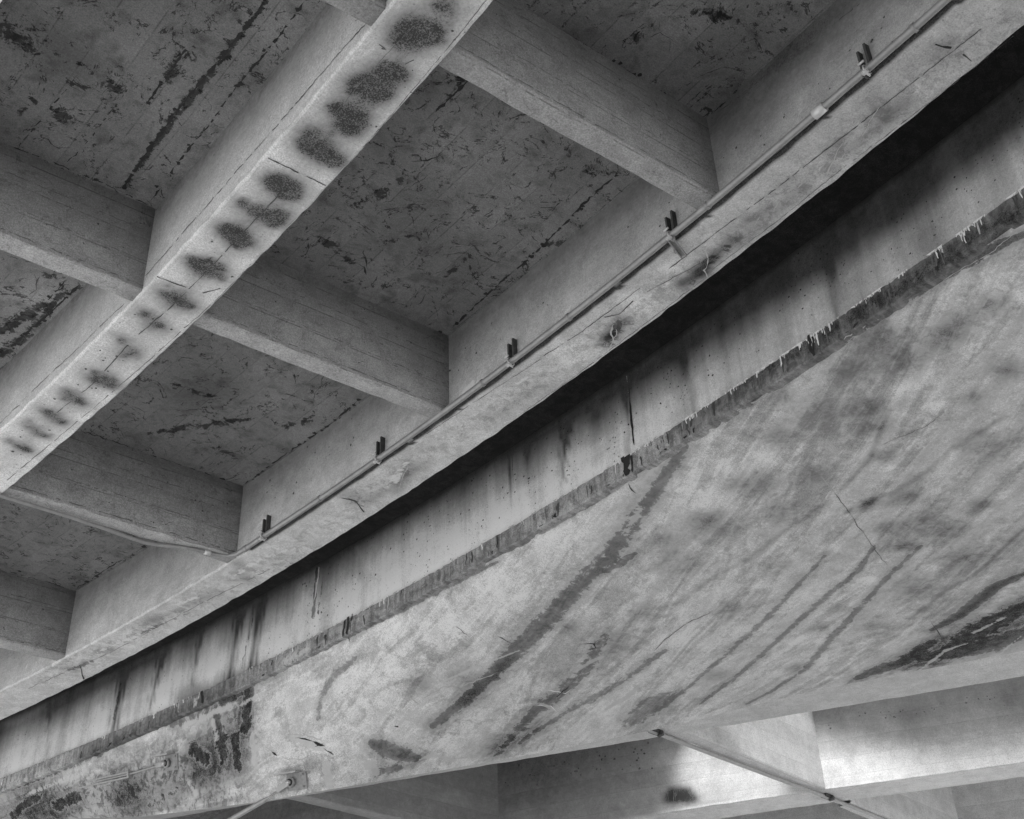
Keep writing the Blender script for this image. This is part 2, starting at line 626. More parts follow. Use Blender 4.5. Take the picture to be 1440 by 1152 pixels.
for q, r, a in [((60, 60), 60, -.35), ((200, 40), 50, .12), ((640, 230), 45, .15), ((700, 300), 60, .22), ((560, 330), 60, -.15),
                ((540, 190), 50, -.35), ((600, 130), 40, -.35), ((780, 60), 60, -.2), ((960, 40), 30, .15), ((60, 420), 40, .5),
                ((120, 90), 40, -.2), ((300, 540), 50, -.3), ((250, 560), 45, -.25), ((440, 560), 40, .25), ((430, 610), 30, .2),
                ((80, 760), 60, -.15), ((1010, 120), 60, -.2), ((1060, 60), 50, -.15), ((770, 350), 30, .15), ((740, 260), 40, .15),
                ((310, 200), 40, .12), ((50, 490), 30, .35), ((650, 40), 20, -.2)]:
    gs.stroke(q, r, a, 0)
pt.grid(gs)


def moldline(q, w=2.2, gaps=0.25, blobs=0.25, mat=BLACK, g=gs, p=None, cols=None):
    p = p or pt
    p.ribbon(g, q, w, mat, cols, jit=0.7, wj=0.7, seg=5, gaps=gaps)
    q = np.array(q, float)
    for a, b in zip(q[:-1], q[1:]):
        L = np.linalg.norm(b - a)
        for t in np.arange(0, L, 9):
            if rng.random() < blobs:
                p.blob(g, a + (b - a) * t / L + rng.normal(0, 2, 2), 1.5 + 2.2 * rng.random(), mat, cols, lift=0.0045)


moldline([(375, 0), (328, 60), (285, 112), (245, 160), (210, 210), (172, 266)], 3.0, 0.1, .55)
moldline([(430, 0), (385, 60), (330, 125), (290, 180), (255, 222), (212, 282)], 1.8, 0.25, .35)
moldline([(265, 65), (240, 100), (205, 148)], 2.2, 0.2, .5)
moldline([(110, 105), (60, 165), (10, 225)], 1.2, 0.35, .2)
moldline([(180, 125), (130, 190), (85, 240)], 1.0, 0.45, .2)
moldline([(872, 240), (815, 292), (765, 345), (700, 400), (630, 466)], 2.0, 0.2, .45)
moldline([(660, 112), (630, 140), (612, 158)], 3.2, 0.1, .5)
moldline([(505, 562), (460, 600), (400, 640), (345, 680)], 1.8, 0.2, .5)
moldline([(112, 400), (70, 440), (30, 475), (0, 502)], 2.2, 0.2, .6)
moldline([(95, 392), (50, 440), (0, 470)], 1.2, 0.4, .6)
moldline([(210, 765), (150, 800), (108, 828)], 1.4, 0.3, .3)
moldline([(1180, 5), (1120, 60), (1060, 112), (1000, 160)], 1.3, 0.4, .2)
moldline([(360, 368), (420, 392), (500, 424), (560, 448), (622, 470)], 1.6, 0.35, .35)
moldline([(0, 200), (60, 222), (140, 255), (210, 288)], 1.4, 0.35, .2)
moldline([(722, 8), (800, 50), (880, 98), (985, 164)], 1.6, 0.35, .25)
moldline([(115, 606), (180, 628), (260, 656), (336, 682)], 1.3, 0.35, .25)
moldline([(0, 800), (50, 814), (100, 829)], 1.2, 0.35, .2)


def walk(q, n, step, ang, w, mat, g, cols=None, p=None, wob=0.6, branch=0.12, depth=0):
    p = p or pt
    pts = [np.array(q, float)]
    a = ang
    for i in range(n):
        a += rng.normal(0, wob)
        a = ang + (a - ang) * 0.8
        pts.append(pts[-1] + step * np.array([math.cos(a), math.sin(a)]))
        if depth < 1 and rng.random() < branch:
            walk(pts[-1], max(2, n // 2), step * 0.8, a + rng.choice([-1, 1]) * 0.9, w * 0.6, mat, g, cols, p, wob, 0, 1)
    p.ribbon(g, pts, w, mat, cols, jit=0.4, wj=0.5, seg=4)


for (x0, y0, x1, y1, n) in [(370, 280, 480, 380, 18), (480, 240, 620, 400, 26), (600, 300, 740, 420, 24), (520, 180, 700, 300, 14),
                            (560, 110, 640, 170, 5), (740, 230, 850, 330, 14), (20, 150, 160, 240, 22), (20, 20, 300, 130, 14),
                            (200, 540, 340, 640, 20), (340, 570, 470, 660, 22), (150, 570, 240, 610, 8),
                            (850, 10, 1060, 80, 16), (10, 700, 180, 790, 14), (5, 370, 95, 480, 30), (430, 520, 500, 570, 8),
                            (880, 60, 980, 130, 6), (110, 200, 200, 250, 8), (460, 400, 600, 450, 10)]:
    for i in range(n // 8):
        q = (rng.uniform(x0, x1), rng.uniform(y0, y1))
        walk(q, rng.integers(2, 7), rng.uniform(4, 9), rng.choice([-0.75, 0.35, 0.0, 2.2]) + rng.normal(0, .4),
             rng.uniform(0.6, 1.7), BLACK if rng.random() < .6 else DARK, gs)
for q in [[(548, 228), (560, 233), (568, 240), (571, 255), (562, 262)]]:
    pt.ribbon(gs, q, 0.8, MID, jit=0.4)
# sides and top of the slab
zt = H + 0.3
for side in (0, -1):
    Q = np.stack([np.stack([P[:, side, 0], P[:, side, 1], np.full(len(ys_s), H)], -1),
                  np.stack([P[:, side, 0], P[:, side, 1], np.full(len(ys_s), zt)], -1)], 1)
    pt.grid(Grid(Q, Q[..., 1:3].copy(), flip=(side == 0)))
T = P[:, [0, -1]].copy(); T[..., 2] = zt
pt.grid(Grid(T, T[..., :2].copy(), flip=True))
part(pt, 'deck_slab', [m_slab] + MARKS, 'dark mould-streaked underside of the deck slab above the beams')


def girder(o_left, o_right, st, jit=0.0025, ys=ys_f, fx=X, zb=ZB, ztop=H + 0.06, ch=0.018):
    path = [(o_left, ztop), (o_left, zb + ch), (o_left - ch, zb), (o_right + ch, zb), (o_right, zb + ch), (o_right, ztop)]
    segs = []
    cuts = [0]
    for a, b in zip(path[:-1], path[1:]):
        L = math.hypot(b[0] - a[0], b[1] - a[1])
        k = max(1, int(round(L / st)))
        segs += [(a[0] + (b[0] - a[0]) * i / k, a[1] + (b[1] - a[1]) * i / k) for i in range(k)]
        cuts.append(len(segs))
    segs.append(path[-1])
    g = sweep((ys, fx(ys)), segs, jit)
    g.face = (0, cuts[1]); g.bot = (cuts[1], cuts[3] + 1)
    return g


# girder 1 (soot-spotted)
g1 = girder(3.0, 2.465, 0.035)
B = g1.bot
for x, y, r in [(575, 38, 22), (603, 48, 17), (620, 6, 18), (560, 60, 14), (515, 108, 17), (545, 92, 14), (538, 135, 15), (500, 125, 14),
                (563, 108, 11), (472, 152, 15), (505, 162, 17), (490, 182, 14), (436, 188, 16), (458, 218, 17), (428, 205, 12), (475, 225, 12),
                (385, 256, 14), (410, 270, 17), (396, 262, 12), (345, 290, 13), (380, 308, 16), (395, 305, 11), (318, 322, 15), (343, 342, 16),
                (330, 330, 9), (275, 370, 14), (305, 385, 15), (290, 378, 10), (232, 413, 14), (262, 427, 15), (200, 443, 12), (225, 463, 11),
                (185, 500, 12), (135, 528, 12), (158, 540, 12), (90, 555, 11), (115, 567, 10), (62, 578, 10), (85, 590, 9), (40, 600, 9),
                (62, 612, 8), (20, 622, 8), (40, 634, 8), (170, 475, 8), (350, 255, 0.1)]:
    e = r * rng.uniform(0.4, 0.9)
    g1.stroke([(x - e * .9, y - e * .42), (x + e * .9, y + e * .42)], r * (1.7 if y < 350 else 1.7), -0.32, 0, B)
    g1.stroke((x + rng.normal(0, 3), y + rng.normal(0, 3)), r * 0.95, -0.30, 0, B)
    g1.stroke((x + rng.normal(0, 5), y + rng.normal(0, 5)), r * 0.45, -0.32, 0, B)
g1.st[:, :g1.face[1], 0] -= 0.12 + 0.5 * (np.clip((g1.P[:, :g1.face[1], 2] - 7.35) / 0.6, 0, 1) ** 1.3)  # face painted darker towards the slab, as shade
g1.stroke([(660, 0), (560, 100), (470, 195), (380, 290), (280, 395), (180, 490), (80, 585), (0, 655)], 26, -.22, 0, g1.bot)
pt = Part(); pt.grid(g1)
Bc = B
for q, w, m in [([(377, 222), (420, 242), (458, 261)], 1.6, DARK), ([(221, 389), (262, 404)], 1.5, DARK),
                ([(408, 258), (350, 318), (300, 372), (240, 432), (195, 470)], 1.2, DARK), ([(180, 485), (130, 540), (80, 580)], 1.0, DARK),
                ([(592, 25), (530, 90), (470, 160)], 0.7, MID), ([(684, 0), (640, 55), (560, 150), (478, 245)], 0.9, MID),
                ([(470, 255), (400, 328), (300, 425), (200, 515), (100, 600), (10, 675)], 0.9, MID),
                ([(530, 66), (543, 70), (533, 62)], 1.6, DARK), ([(310, 405), (285, 412)], 1.4, DARK), ([(570, 90), (582, 84)], 1.5, DARK)]:
    pt.ribbon(g1, q, w, m, Bc, jit=0.35, wj=0.35, taper=False, gaps=0.08)
for i in range(60):
    t = rng.random()
    q = (640 - 620 * t + rng.normal(0, 25), 40 + 600 * t + rng.normal(0, 10))
    pt.blob(g1, q, 0.8 + rng.random() * 1.1, DARK, Bc)
# edge lines on the left face
for q, w, m in [([(545, 0), (480, 72), (400, 165), (330, 245), (260, 325), (205, 388)], 1.5, DARK),
                ([(185, 418), (110, 490), (40, 556), (0, 596)], 1.3, MID), ([(518, 0), (512, 20), (500, 30)], 1.3, DARK),
                ([(440, 0), (520, 25)], 1.0, MID), ([(425, 40), (420, 55)], 1.8, DARK)]:
    pt.ribbon(g1, q, w, m, g1.face, jit=0.5, wj=0.4, taper=False, gaps=0.12)
part(pt, 'girder', [m_g1] + MARKS, 'long beam with a double row of soot spots along its underside')

# girder 2 (with the conduit)
g2 = girder(-0.035, -0.60, 0.03)
B = g2.bot
for q, w, a in [(((985, 380), (1030, 335)), 12, -.5), (((960, 400), (990, 385)), 12, -.45), (((1040, 320), (1080, 290)), 10, -.3),
                (((850, 480), (875, 452)), 13, -.5), ((1180, 205), 25, -.2), ((1240, 155), 30, -.3), ((1330, 70), 25, -.3),
                ((500, 700), 25, -.35), (((560, 690), (575, 650)), 12, -.3), ((410, 785), 22, -.2), (((345, 815), (330, 790)), 10, -.35),
                ((215, 872), 12, -.3), ((100, 940), 14, -.3), ((150, 915), 10, -.3), ((1100, 260), 15, -.2)]:
    g2.stroke(q, w, a, 0, B)
for q, w, a in [((800, 500), 42, .3), ((905, 430), 22, .35), ((945, 375), 18, .38), ((700, 560), 30, .15), ((470, 740), 20, .15), ((880, 420), 16, .25),
                ((1290, 130), 14, .15), ((250, 855), 16, .15)]:
    g2.stroke(q, w, a, 0, B)
for q, w, a in [(((990, 370), (1025, 345)), 10, .5), (((855, 482), (870, 455)), 9, .6), ((970, 398), 9, .6), (((488, 700), (510, 712)), 4, .6),
                (((420, 790), (400, 800)), 5, .5), (((130, 930), (90, 945)), 4, .6), (((270, 860), (200, 890)), 4, .5)]:
    g2.stroke(q, w, a, 1, B)
for q, w, a in [(((990, 398), (995, 370), (992, 345)), 2.5, .8), (((858, 488), (864, 465), (860, 450)), 2.2, .9), (((905, 425), (940, 398)), 5, .5),
                (((330, 810), (360, 790), (400, 775)), 6, .6), (((555, 680), (572, 650)), 4, .6), (((130, 920), (190, 895)), 4, .6),
                (((700, 555), (760, 520)), 6, .45), (((790, 510), (850, 455)), 6, .45), (((1160, 250), (1185, 195)), 3, .55),
                (((1210, 195), (1235, 150)), 3, .55), (((1290, 130), (1320, 95)), 3, .5), (((1120, 265), (1140, 235)), 3, .5),
                (((560, 660), (540, 690)), 4, .6), (((250, 850), (280, 840)), 4, .6)]:
    if w > 3.2: g2.stroke(q, w, a, 2, B)
Fq = g2.face
for q, w, a in [(((650, 555), (665, 540)), 6, .75), ((820, 375), 4, .6), ((800, 432), 5, .6), (((360, 742), (372, 730)), 3, .7), ((545, 632), 4, .6),
                (((30, 940), (60, 925)), 5, .4)]:
    g2.stroke(q, w, a, 2, Fq)
for q, w, a in [((680, 540), 30, .15), ((800, 440), 40, .1), ((560, 600), 20, .12), ((380, 730), 20, .15), ((1050, 180), 60, -.15),
                ((640, 500), 12, -.2), ((1120, 80), 60, -.1), ((130, 880), 25, .12)]:
    g2.stroke(q, w, a, 0, Fq)
_o = g2.P[..., 0] - X(g2.P[..., 1])
g2.st[..., 0] -= 0.20 * np.clip((g2.P[..., 1] + 8.5) / 5.5, 0, 1)  # light falloff along the beam painted in
g2.st[..., 0] -= 0.9 * ((_o < -0.03) & (_o > -0.078) & (g2.P[..., 2] < 7.12) & (g2.P[..., 1] > -11.5))  # painted contact shadow beside the conduit
g2.st[:, :g2.face[1], 0] -= 0.06 + 0.5 * (np.clip((g2.P[:, :g2.face[1], 2] - 7.15) / 0.75, 0, 1) ** 1.3)  # shade below the slab painted onto the face
for q, w, a in [(((1000, 372), (1040, 335)), 12, .8), (((850, 485), (885, 455)), 12, .8), (((480, 710), (580, 660)), 16, .6),
                (((320, 830), (440, 770)), 16, .55), (((60, 950), (260, 860)), 14, .6), (((1150, 245), (1360, 80)), 20, .3)]:
    g2.stroke(q, w, a, 3, g2.bot)
g2.stroke([(60, 960), (365, 800), (720, 560), (1000, 360), (1400, 40)], 30, .42, 3, g2.bot)
for q, w, a in [(((1040, 345), (1130, 262)), 13, -.3), (((960, 395), (1000, 365)), 12, -.35), ((860, 470), 14, -.35), (((1200, 210), (1280, 140)), 12, -.22),
                (((520, 705), (600, 650)), 10, -.25), (((690, 590), (760, 545)), 8, -.2), (((200, 880), (300, 835)), 9, -.2)]:
    g2.stroke(q, w, a, 0, g2.bot)

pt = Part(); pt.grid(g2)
for q, w, m in [([(1380, 40), (1240, 150), (1100, 258), (1010, 325), (940, 378)], 1.2, DARK), ([(900, 405), (820, 465), (765, 500)], 1.0, DARK),
                ([(760, 505), (690, 550), (600, 610)], 0.8, MID), ([(1425, 50), (1350, 110), (1262, 178), (1200, 225)], 1.0, MID),
                ([(1190, 232), (1100, 305), (1000, 380)], 0.9, MID), ([(990, 392), (900, 460), (800, 535), (735, 580)], 0.9, MID),
                ([(380, 800), (280, 850), (160, 915), (40, 968)], 0.8, MID), ([(112, 935), (118, 955)], 2.0, DARK),
                ([(480, 700), (500, 705), (512, 720)], 1.5, DARK), ([(1315, 62), (1325, 66), (1338, 67)], 2.6, BLACK),
                ([(1354, 76), (1366, 86)], 1.6, DARK), ([(895, 418), (870, 442), (850, 446)], 1.6, DARK), ([(910, 410), (985, 370)], 1, DARK)]:
    pt.ribbon(g2, q, w, m, g2.bot, jit=0.35, wj=0.35, taper=False, gaps=0.08)
for q, w in [([(995, 392), (990, 380), (996, 368), (992, 350)], 1.6), ([(857, 490), (863, 478), (858, 466), (864, 455)], 1.8), ([(861, 480), (868, 470), (866, 462)], 1.2),
             ([(1162, 248), (1170, 228), (1186, 196)], 1.2), ([(1176, 240), (1188, 215)], 1.0), ([(1212, 193), (1222, 172), (1236, 150)], 1.2), ([(1292, 128), (1304, 112), (1320, 95)], 1.1),
             ([(1122, 264), (1130, 250), (1140, 234)], 1.1), ([(1085, 300), (1098, 280)], 1.0), ([(1060, 318), (1070, 300)], 0.9), ([(560, 690), (566, 672), (574, 655)], 1.2), ([(548, 692), (540, 680)], 1.0)]:
    pt.ribbon(g2, q, w, LIME, g2.bot, jit=0.7, wj=0.5, seg=4)
# lime lip along the inner arris of the underside
lip = [(1345, 12), (1230, 105), (1140, 178), (1020, 268), (950, 325), (850, 398), (740, 478), (640, 548), (540, 618), (440, 690),
       (340, 768), (230, 835), (130, 888), (0, 957)]
for q, w, m in [([(1210, 5), (1140, 58), (1060, 120), (1005, 162)], 1.0, DARK), ([(870, 255), (800, 315), (720, 385), (640, 462)], 1.2, DARK),
                ([(620, 580), (623, 520), (622, 475)], 1.5, DARK)]:
    pt.ribbon(g2, q, w, m, g2.face, jit=0.8, wj=0.5, gaps=0.4)
for (x0, y0, x1, y1) in [(640, 540, 980, 300), (350, 740, 520, 620), (1030, 250, 1300, 30)]:
    for i in range(16):
        t = rng.random()
        q = (x0 + (x1 - x0) * t - 30 * rng.random(), y0 + (y1 - y0) * t - 40 * rng.random())
        pt.blob(g2, q, 0.7 + rng.random() * 1.2, DARK, g2.face)
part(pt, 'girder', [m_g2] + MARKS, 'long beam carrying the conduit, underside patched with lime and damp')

g0 = girder(5.55, 5.0, 0.25, ys=samples([(-34, 9, 0.35)]))
pt = Part(); pt.grid(g0)
part(pt, 'girder', [m_g1], 'outer beam of the deck nearest the viewer')

# diaphragms (cross beams)
fd_ref = ['none']
YK = [-18.6, -15.09, -11.71, -8.19, -4.72, -1.25, 2.2, 5.7]


def diaphragm(yk, oa, ob, th=0.19, zb=ZB + 0.018, fx=X, mat=m_dia, label=None, parent=bridge, skew=0.0, marks=True, st=0.035, H=H):
    xa, xb = fx(yk) + oa, fx(yk) + ob
    xs = np.linspace(xa, xb, max(4, int(abs(xb - xa) / st)))
    sec = dense([(0, H + 0.05), (0, zb + 0.016), (-0.016, zb), (-th + 0.012, zb), (-th, zb + 0.012), (-th, H + 0.05)], st)
    so = np.array([p[0] for p in sec]); sz = np.array([p[1] for p in sec])
    P = np.zeros((len(xs), len(sec), 3))
    P[..., 0] = xs[:, None]
    P[..., 1] = yk + so[None] + skew * (xs[:, None] - xa)
    P[..., 2] = sz[None]
    low = (sz < zb + 0.03)[None]
    P[..., 2] += wobble(len(xs), 0.0025, 4)[:, None] * low
    P[..., 1] += wobble(len(xs), 0.0025, 4)[:, None] * low
    uv = np.zeros(P.shape[:2] + (2,))
    uv[..., 0] = xs[:, None] + yk * 3.1
    uv[..., 1] = arc(np.stack([so, sz], -1))[None] + yk * 0.37
    g = Grid(P, uv, flip=True)
    if parent is fd_ref[0] and yk < -17: g.st[..., 0] -= 0.55  # dim far bay: shade painted into the colour
    if parent is bridge:
        d_end = np.minimum(np.abs(P[..., 0] - xa), np.abs(P[..., 0] - xb))
        g.st[..., 0] -= 0.34 * np.clip((P[..., 2] - 7.4) / 0.55, 0, 1) + 0.30 * np.exp(-d_end / 0.22)  # painted shade under the slab and in the end corners
    pt = Part(); pt.grid(g)
    nf = int(np.argmax(sz <= zb + 0.017))
    if marks:
        for i in range(int(7 * abs(xb - xa))):
            a = rng.uniform(xa, xb)
            z = rng.uniform(zb + 0.1, H)
            q = proj(np.array([a, yk, z]))
            if np.isnan(q).any() or not (-50 < q[0] < 1500 and -50 < q[1] < 1200): continue
            pt.blob(g, q, rng.uniform(0.6, 1.4), DARK, (0, nf))
            if rng.random() < 0.15:
                walk(q, 3, 5, 0.4, 1.0, MID, g, (0, nf), pt)
        # form-board seam near the foot
        for dz, wv in ((0.045, 1.0), (0.30, 0.7), (0.62, 0.8)):
            line = [proj(np.array([x_, yk + skew * (x_ - xa), zb + dz])) for x_ in np.linspace(xa, xb, 9)]
            line = [q for q in line if not np.isnan(q).any() and -200 < q[0] < 1600 and -200 < q[1] < 1300]
            if len(line) > 2:
                pt.ribbon(g, line, wv, MID, (0, nf + 1), jit=0.4, wj=0.5, gaps=0.3, taper=False)
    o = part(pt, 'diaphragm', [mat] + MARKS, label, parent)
    return g, o


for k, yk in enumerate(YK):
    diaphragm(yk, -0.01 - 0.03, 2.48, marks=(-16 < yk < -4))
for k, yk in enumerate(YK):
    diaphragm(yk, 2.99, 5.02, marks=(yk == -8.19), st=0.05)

# ------------------------------------------------------------------ neighbouring bridge: fascia wall, ledge, flared soffit
nb = empty('flared_bridge', (-9, -9, GROUND))
props(nb, 'neighbouring bridge with stained side wall, dripping ledge and wide water-marked flared underside', 'bridge')
OW, OL = -1.83, -1.765
Z_LT = 7.0


def led_bottom_z(y):
    # ledge face gets slightly shallower towards the far end
    return 6.80 + 0.0 * y


ys_w = samples([(-34, -22, 0.4), (-22, -1.5, 0.04), (-1.5, 9, 0.4)])
gw = sweep((ys_w, X(ys_w)), dense([(OW, H + 0.35), (OW, Z_LT - 0.02)], 0.035))
zz_ = gw.P[..., 2]
gw.st[..., 0] -= 0.42 * np.clip((gw.P[..., 1] + 9.5) / 4.5, 0, 1)  # wall painted darker where less light reaches
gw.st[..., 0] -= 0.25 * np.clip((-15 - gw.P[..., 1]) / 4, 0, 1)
gw.st[..., 0] -= 0.97 * np.clip((zz_ - 7.40) / 0.6, 0, 1) ** 0.9  # shade behind the beam painted on the wall top
for q, w, a in [(((178, 930), (160, 1020)), 9, -.75), (((232, 905), (212, 990)), 7, -.6), (((368, 835), (350, 950)), 12, -.7),
                (((340, 850), (322, 955)), 10, -.55), (((285, 880), (270, 955)), 5, -.45), (((505, 750), (525, 830)), 9, .25),
                (((255, 980), (360, 945), (300, 985)), 18, -.45), (((800, 560), (792, 660)), 10, -.55), (((880, 520), (884, 620)), 8, -.35),
                (((740, 600), (745, 690)), 8, -.3), (((715, 640), (720, 720)), 3, -.4), (((600, 700), (590, 780)), 40, .28), (((540, 740), (545, 820)), 30, .22),
                (((430, 830), (430, 900)), 25, .25), (((1080, 430), (1085, 520)), 14, .2), (((1000, 470), (1005, 560)), 14, .18),
                (((960, 500), (975, 570)), 10, -.3), (((1255, 300), (1300, 340)), 25, -.25), (((1330, 220), (1360, 330)), 20, .12),
                (((1160, 340), (1175, 430)), 12, -.3), (((1210, 330), (1230, 420)), 10, .15), (((130, 1000), (120, 1050)), 30, .2),
                (((30, 1010), (30, 1090)), 40, .2), (((70, 990), (66, 1060)), 5, -.25), (((295, 900), (290, 940)), 14, .25),
                (((250, 900), (245, 960)), 10, .2), (((690, 640), (690, 720)), 12, .12), (((840, 590), (845, 640)), 16, -.2)]:
    if a < 0 and isinstance(q[0], tuple) and w < 15:
        dx, dy = q[1][0] - q[0][0], q[1][1] - q[0][1]
        q = ((q[0][0] - dx * .25, q[0][1] - dy * .25), q[0], q[1], (q[1][0] + dx * .2, q[1][1] + dy * .2))
        gw.stroke(q, w * .8, a * 1.0, 0, taper=0.75)
        gw.stroke([(p[0] + w * .6, p[1]) for p in q], w * .3, a * .6, 0, taper=0.6)
        gw.stroke([(p[0] - w * .7, p[1] - 4) for p in q], w * .25, a * .45, 0, taper=0.6)
    else:
        gw.stroke(q, w, a * (1.2 if np.mean(np.ravel(q)[::2]) < 850 else 0.4), 0)
for q, w, a in [(((446, 800), (440, 868)), 3.5, .7), (((456, 800), (448, 862)), 3, .6), (((355, 870), (340, 940)), 3, .5), (((170, 960), (160, 1010)), 3, .6)]:
    gw.stroke(q, w, a, 1)
for q, w, a in [(((448, 800), (441, 845)), 2.2, .9), (((880, 530), (886, 590)), 2, .7), (((1082, 420), (1088, 450)), 2, .5), (((940, 500), (943, 560)), 2, .5)]:
    gw.stroke(q, w, a, 2)
gw.st[..., 0] = np.minimum(gw.st[..., 0], -0.975 * np.clip((zz_ - 7.62) / 0.4, 0, 1) ** 0.8)  # top of the painted shade taken almost to black
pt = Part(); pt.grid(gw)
pt.ribbon(gw, [(886, 560), (888, 590), (892, 626)], 4.0, BLACK, jit=0.3, wj=0.2)
pt.ribbon(gw, [(885, 545), (886, 565)], 1.2, BLACK, jit=0.2)
pt.ribbon(gw, [(448, 800), (446, 825), (441, 846)], 2.0, WHITE, jit=0.5, wj=0.5)
pt.ribbon(gw, [(720, 632), (722, 680)], 0.9, DARK, jit=0.3)
for i in range(260):
    t = rng.random()
    x = rng.uniform(420, 1400)
    yl = np.interp(x, [0, 490, 880, 1140, 1440], [1080, 868, 625, 455, 258])
    yy = yl - rng.uniform(6, 90)
    pt.blob(gw, (x, yy), rng.uniform(0.5, 1.5), BLACK if rng.random() < .5 else DARK, asp=rng.uniform(0.5, 1.4))
part(pt, 'fascia_wall', [m_wall] + MARKS, 'side wall with vertical rain streaks, deep shade painted near its top', nb)

# ledge
sec_l = dense([(OW - 0.02, Z_LT + 0.004), (OL - 0.01, Z_LT), (OL, Z_LT - 0.012), (OL, 6.80), (OL - 0.012, 6.79), (OL - 0.10, 6.79), (OL - 0.10, 6.90)], 0.02)
ys_l = samples([(-34, -22, 0.4), (-22, -1.5, 0.03), (-1.5, 9, 0.4)])
gl = sweep((ys_l, X(ys_l)), sec_l)
n = gl.n
gl.P[..., 2] += wobble(n, 0.004, 2)[:, None]
gl.P[..., 0] += (wobble(n, 0.004, 1))[:, None] * ((gl.P[..., 2] > 6.85) & (gl.P[..., 2] < 6.999))
gl.P[..., 2] += (wobble(n, 0.004, 2) + wobble(n, 0.005, 6))[:, None] * (gl.P[..., 2] < 6.81)
for q, w, a in [(((1440, 290), (1140, 485), (1100, 505)), 30, -.7), (((1060, 525), (960, 590)), 26, -.55), (((730, 760), (650, 800), (560, 855)), 14, -.2),
                (((330, 975), (200, 1030), (120, 1065)), 18, -.5), (((100, 1072), (0, 1110)), 14, .35), (((430, 920), (400, 935)), 14, .25),
                (((910, 635), (940, 615)), 14, .15)]:
    gl.stroke(q, w, a, 0)
for q, w, a in [(((275, 985), (285, 1000)), 8, .6), (((400, 930), (430, 915)), 8, .6), (((60, 1085), (100, 1070)), 8, .5), (((10, 1105), (40, 1095)), 7, .6)]:
    gl.stroke(q, w, a, 2)
gl.stroke(((0, 1105), (490, 885), (880, 650), (1440, 285)), 30, .6, 3)
pt = Part(); pt.grid(gl)


def ltop(x):
    return np.interp(x, [0, 260, 490, 700, 880, 1140, 1440], [1090, 983, 878, 760, 638, 468, 266])


# white lime drips: a ragged line on the top edge and icicle-like runs
dens = lambda x: np.interp(x, [0, 120, 200, 400, 600, 700, 820, 900, 960, 1060, 1150, 1300, 1440], [.5, .5, .8, .5, .2, .3, .7, 1, .5, .7, .9, 1, .9])
_yy = np.linspace(-30, 3, 6000)
_lp = proj(np.stack([X(_yy) + OL, _yy, np.full(6000, Z_LT)], -1))
_ok = ~np.isnan(_lp[:, 0])
_o = np.argsort(_lp[_ok, 0])
_lx, _ly = _lp[_ok, 0][_o], _yy[_ok][_o]
_zb = gl.P[:, :, 2].min(1)


def drip(x, w, z0, z1, mat, lift=0.005, steps=4, jit=0.25):
    """irregular run of deposit on the ledge face, from height z0 down to z1"""
    y = float(np.interp(x, _lx, _ly))
    w3 = w * math.hypot(y, 9.5) / F * 1.15
    V = []
    off = 0.0
    for k in range(steps + 1):
        z = z0 + (z1 - z0) * k / steps
        off += rng.normal(0, w3 * 0.3)
        hw = w3 * 0.5 * max(0.25, 1 + rng.normal(0, jit)) * (1.0 if k < steps else 0.45)
        for sg in (-1, 1):
            yy = y + off + sg * hw
            V.append((float(X(yy)) + OL + lift, yy, z))
    pt.add(V, [[2 * k, 2 * k + 1, 2 * k + 3, 2 * k + 2] for k in range(steps)], mat)


x = 1.0
while x < 1439:
    x += rng.exponential(1.7) + (rng.exponential(14) if rng.random() < .12 else 0)
    if rng.random() > dens(x): continue
    clus = 0.5 + 0.5 * math.sin(x * 0.045) * math.sin(x * 0.017 + 1)
    L = min(0.19, rng.exponential(0.028) * (0.45 + 2.0 * clus ** 2) + 0.008)
    drip(x, rng.uniform(0.8, 2.2), 7.004, 7.0 - L, WHITE if rng.random() < (.85 if x > 700 else .4) else LIME)
x = 400.0
while x < 1439:
    L = rng.uniform(2, 9)
    if rng.random() < dens(x) * 0.75:
        drip(x, L, 7.006, 7.0 - rng.uniform(0.006, 0.02), WHITE if x > 800 and rng.random() < .7 else LIME, steps=1)
    x += L
for x in rng.triangular(0, 1300, 1440, 80):
    z0 = 7.0 - rng.uniform(0, 0.1)
    drip(x, rng.uniform(0.8, 3.0), z0, max(6.8, z0 - rng.uniform(0.05, 0.15)), DARK if rng.random() < .6 else MID, lift=0.003)
for x in rng.uniform(100, 1440, 22):
    z0 = 6.80 + rng.uniform(0.01, 0.05)
    drip(x, rng.uniform(2, 6), z0, 6.80, BLACK if rng.random() < .5 else DARK, lift=0.0035, steps=2)
for x, w_, z0, z1 in [(1138, 5, 7.02, 6.785), (1143, 3, 6.98, 6.785), (876, 6, 7.015, 6.785), (883, 9, 7.0, 6.785), (888, 3, 6.97, 6.785), (491, 4, 7.01, 6.785), (485, 3, 6.99, 6.79),
                      (496, 2, 7.02, 6.93), (284, 4, 7.0, 6.82), (700, 2, 6.99, 6.84)]:
    drip(x, w_, z0, z1, BLACK, lift=0.008, steps=6, jit=0.12)
part(pt, 'drip_ledge', [m_ledge] + MARKS, 'narrow dark ledge crusted with white lime drips', nb)

# flared soffit: control columns (front point under the ledge, back point)
def front(y):
    return np.array([X(y) + OL - 0.07, y, 6.795])


cols_px = [60, 200, 410, 640, 800, 935, 1150, 1440]
back_px = {60: (1160, 6.35), 200: (1148, 5.9), 410: (1120, 5.35), 640: (1080, 5.75), 800: (1051, 6.1), 935: (1023, 6.4), 1150: (971, 6.7), 1440: (915, 6.9)}
fr_px_y = lambda x: np.interp(x, [0, 270, 490, 700, 885, 1150, 1440], [1122, 1005, 903, 792, 674, 500, 308])
CF, CB = [], []
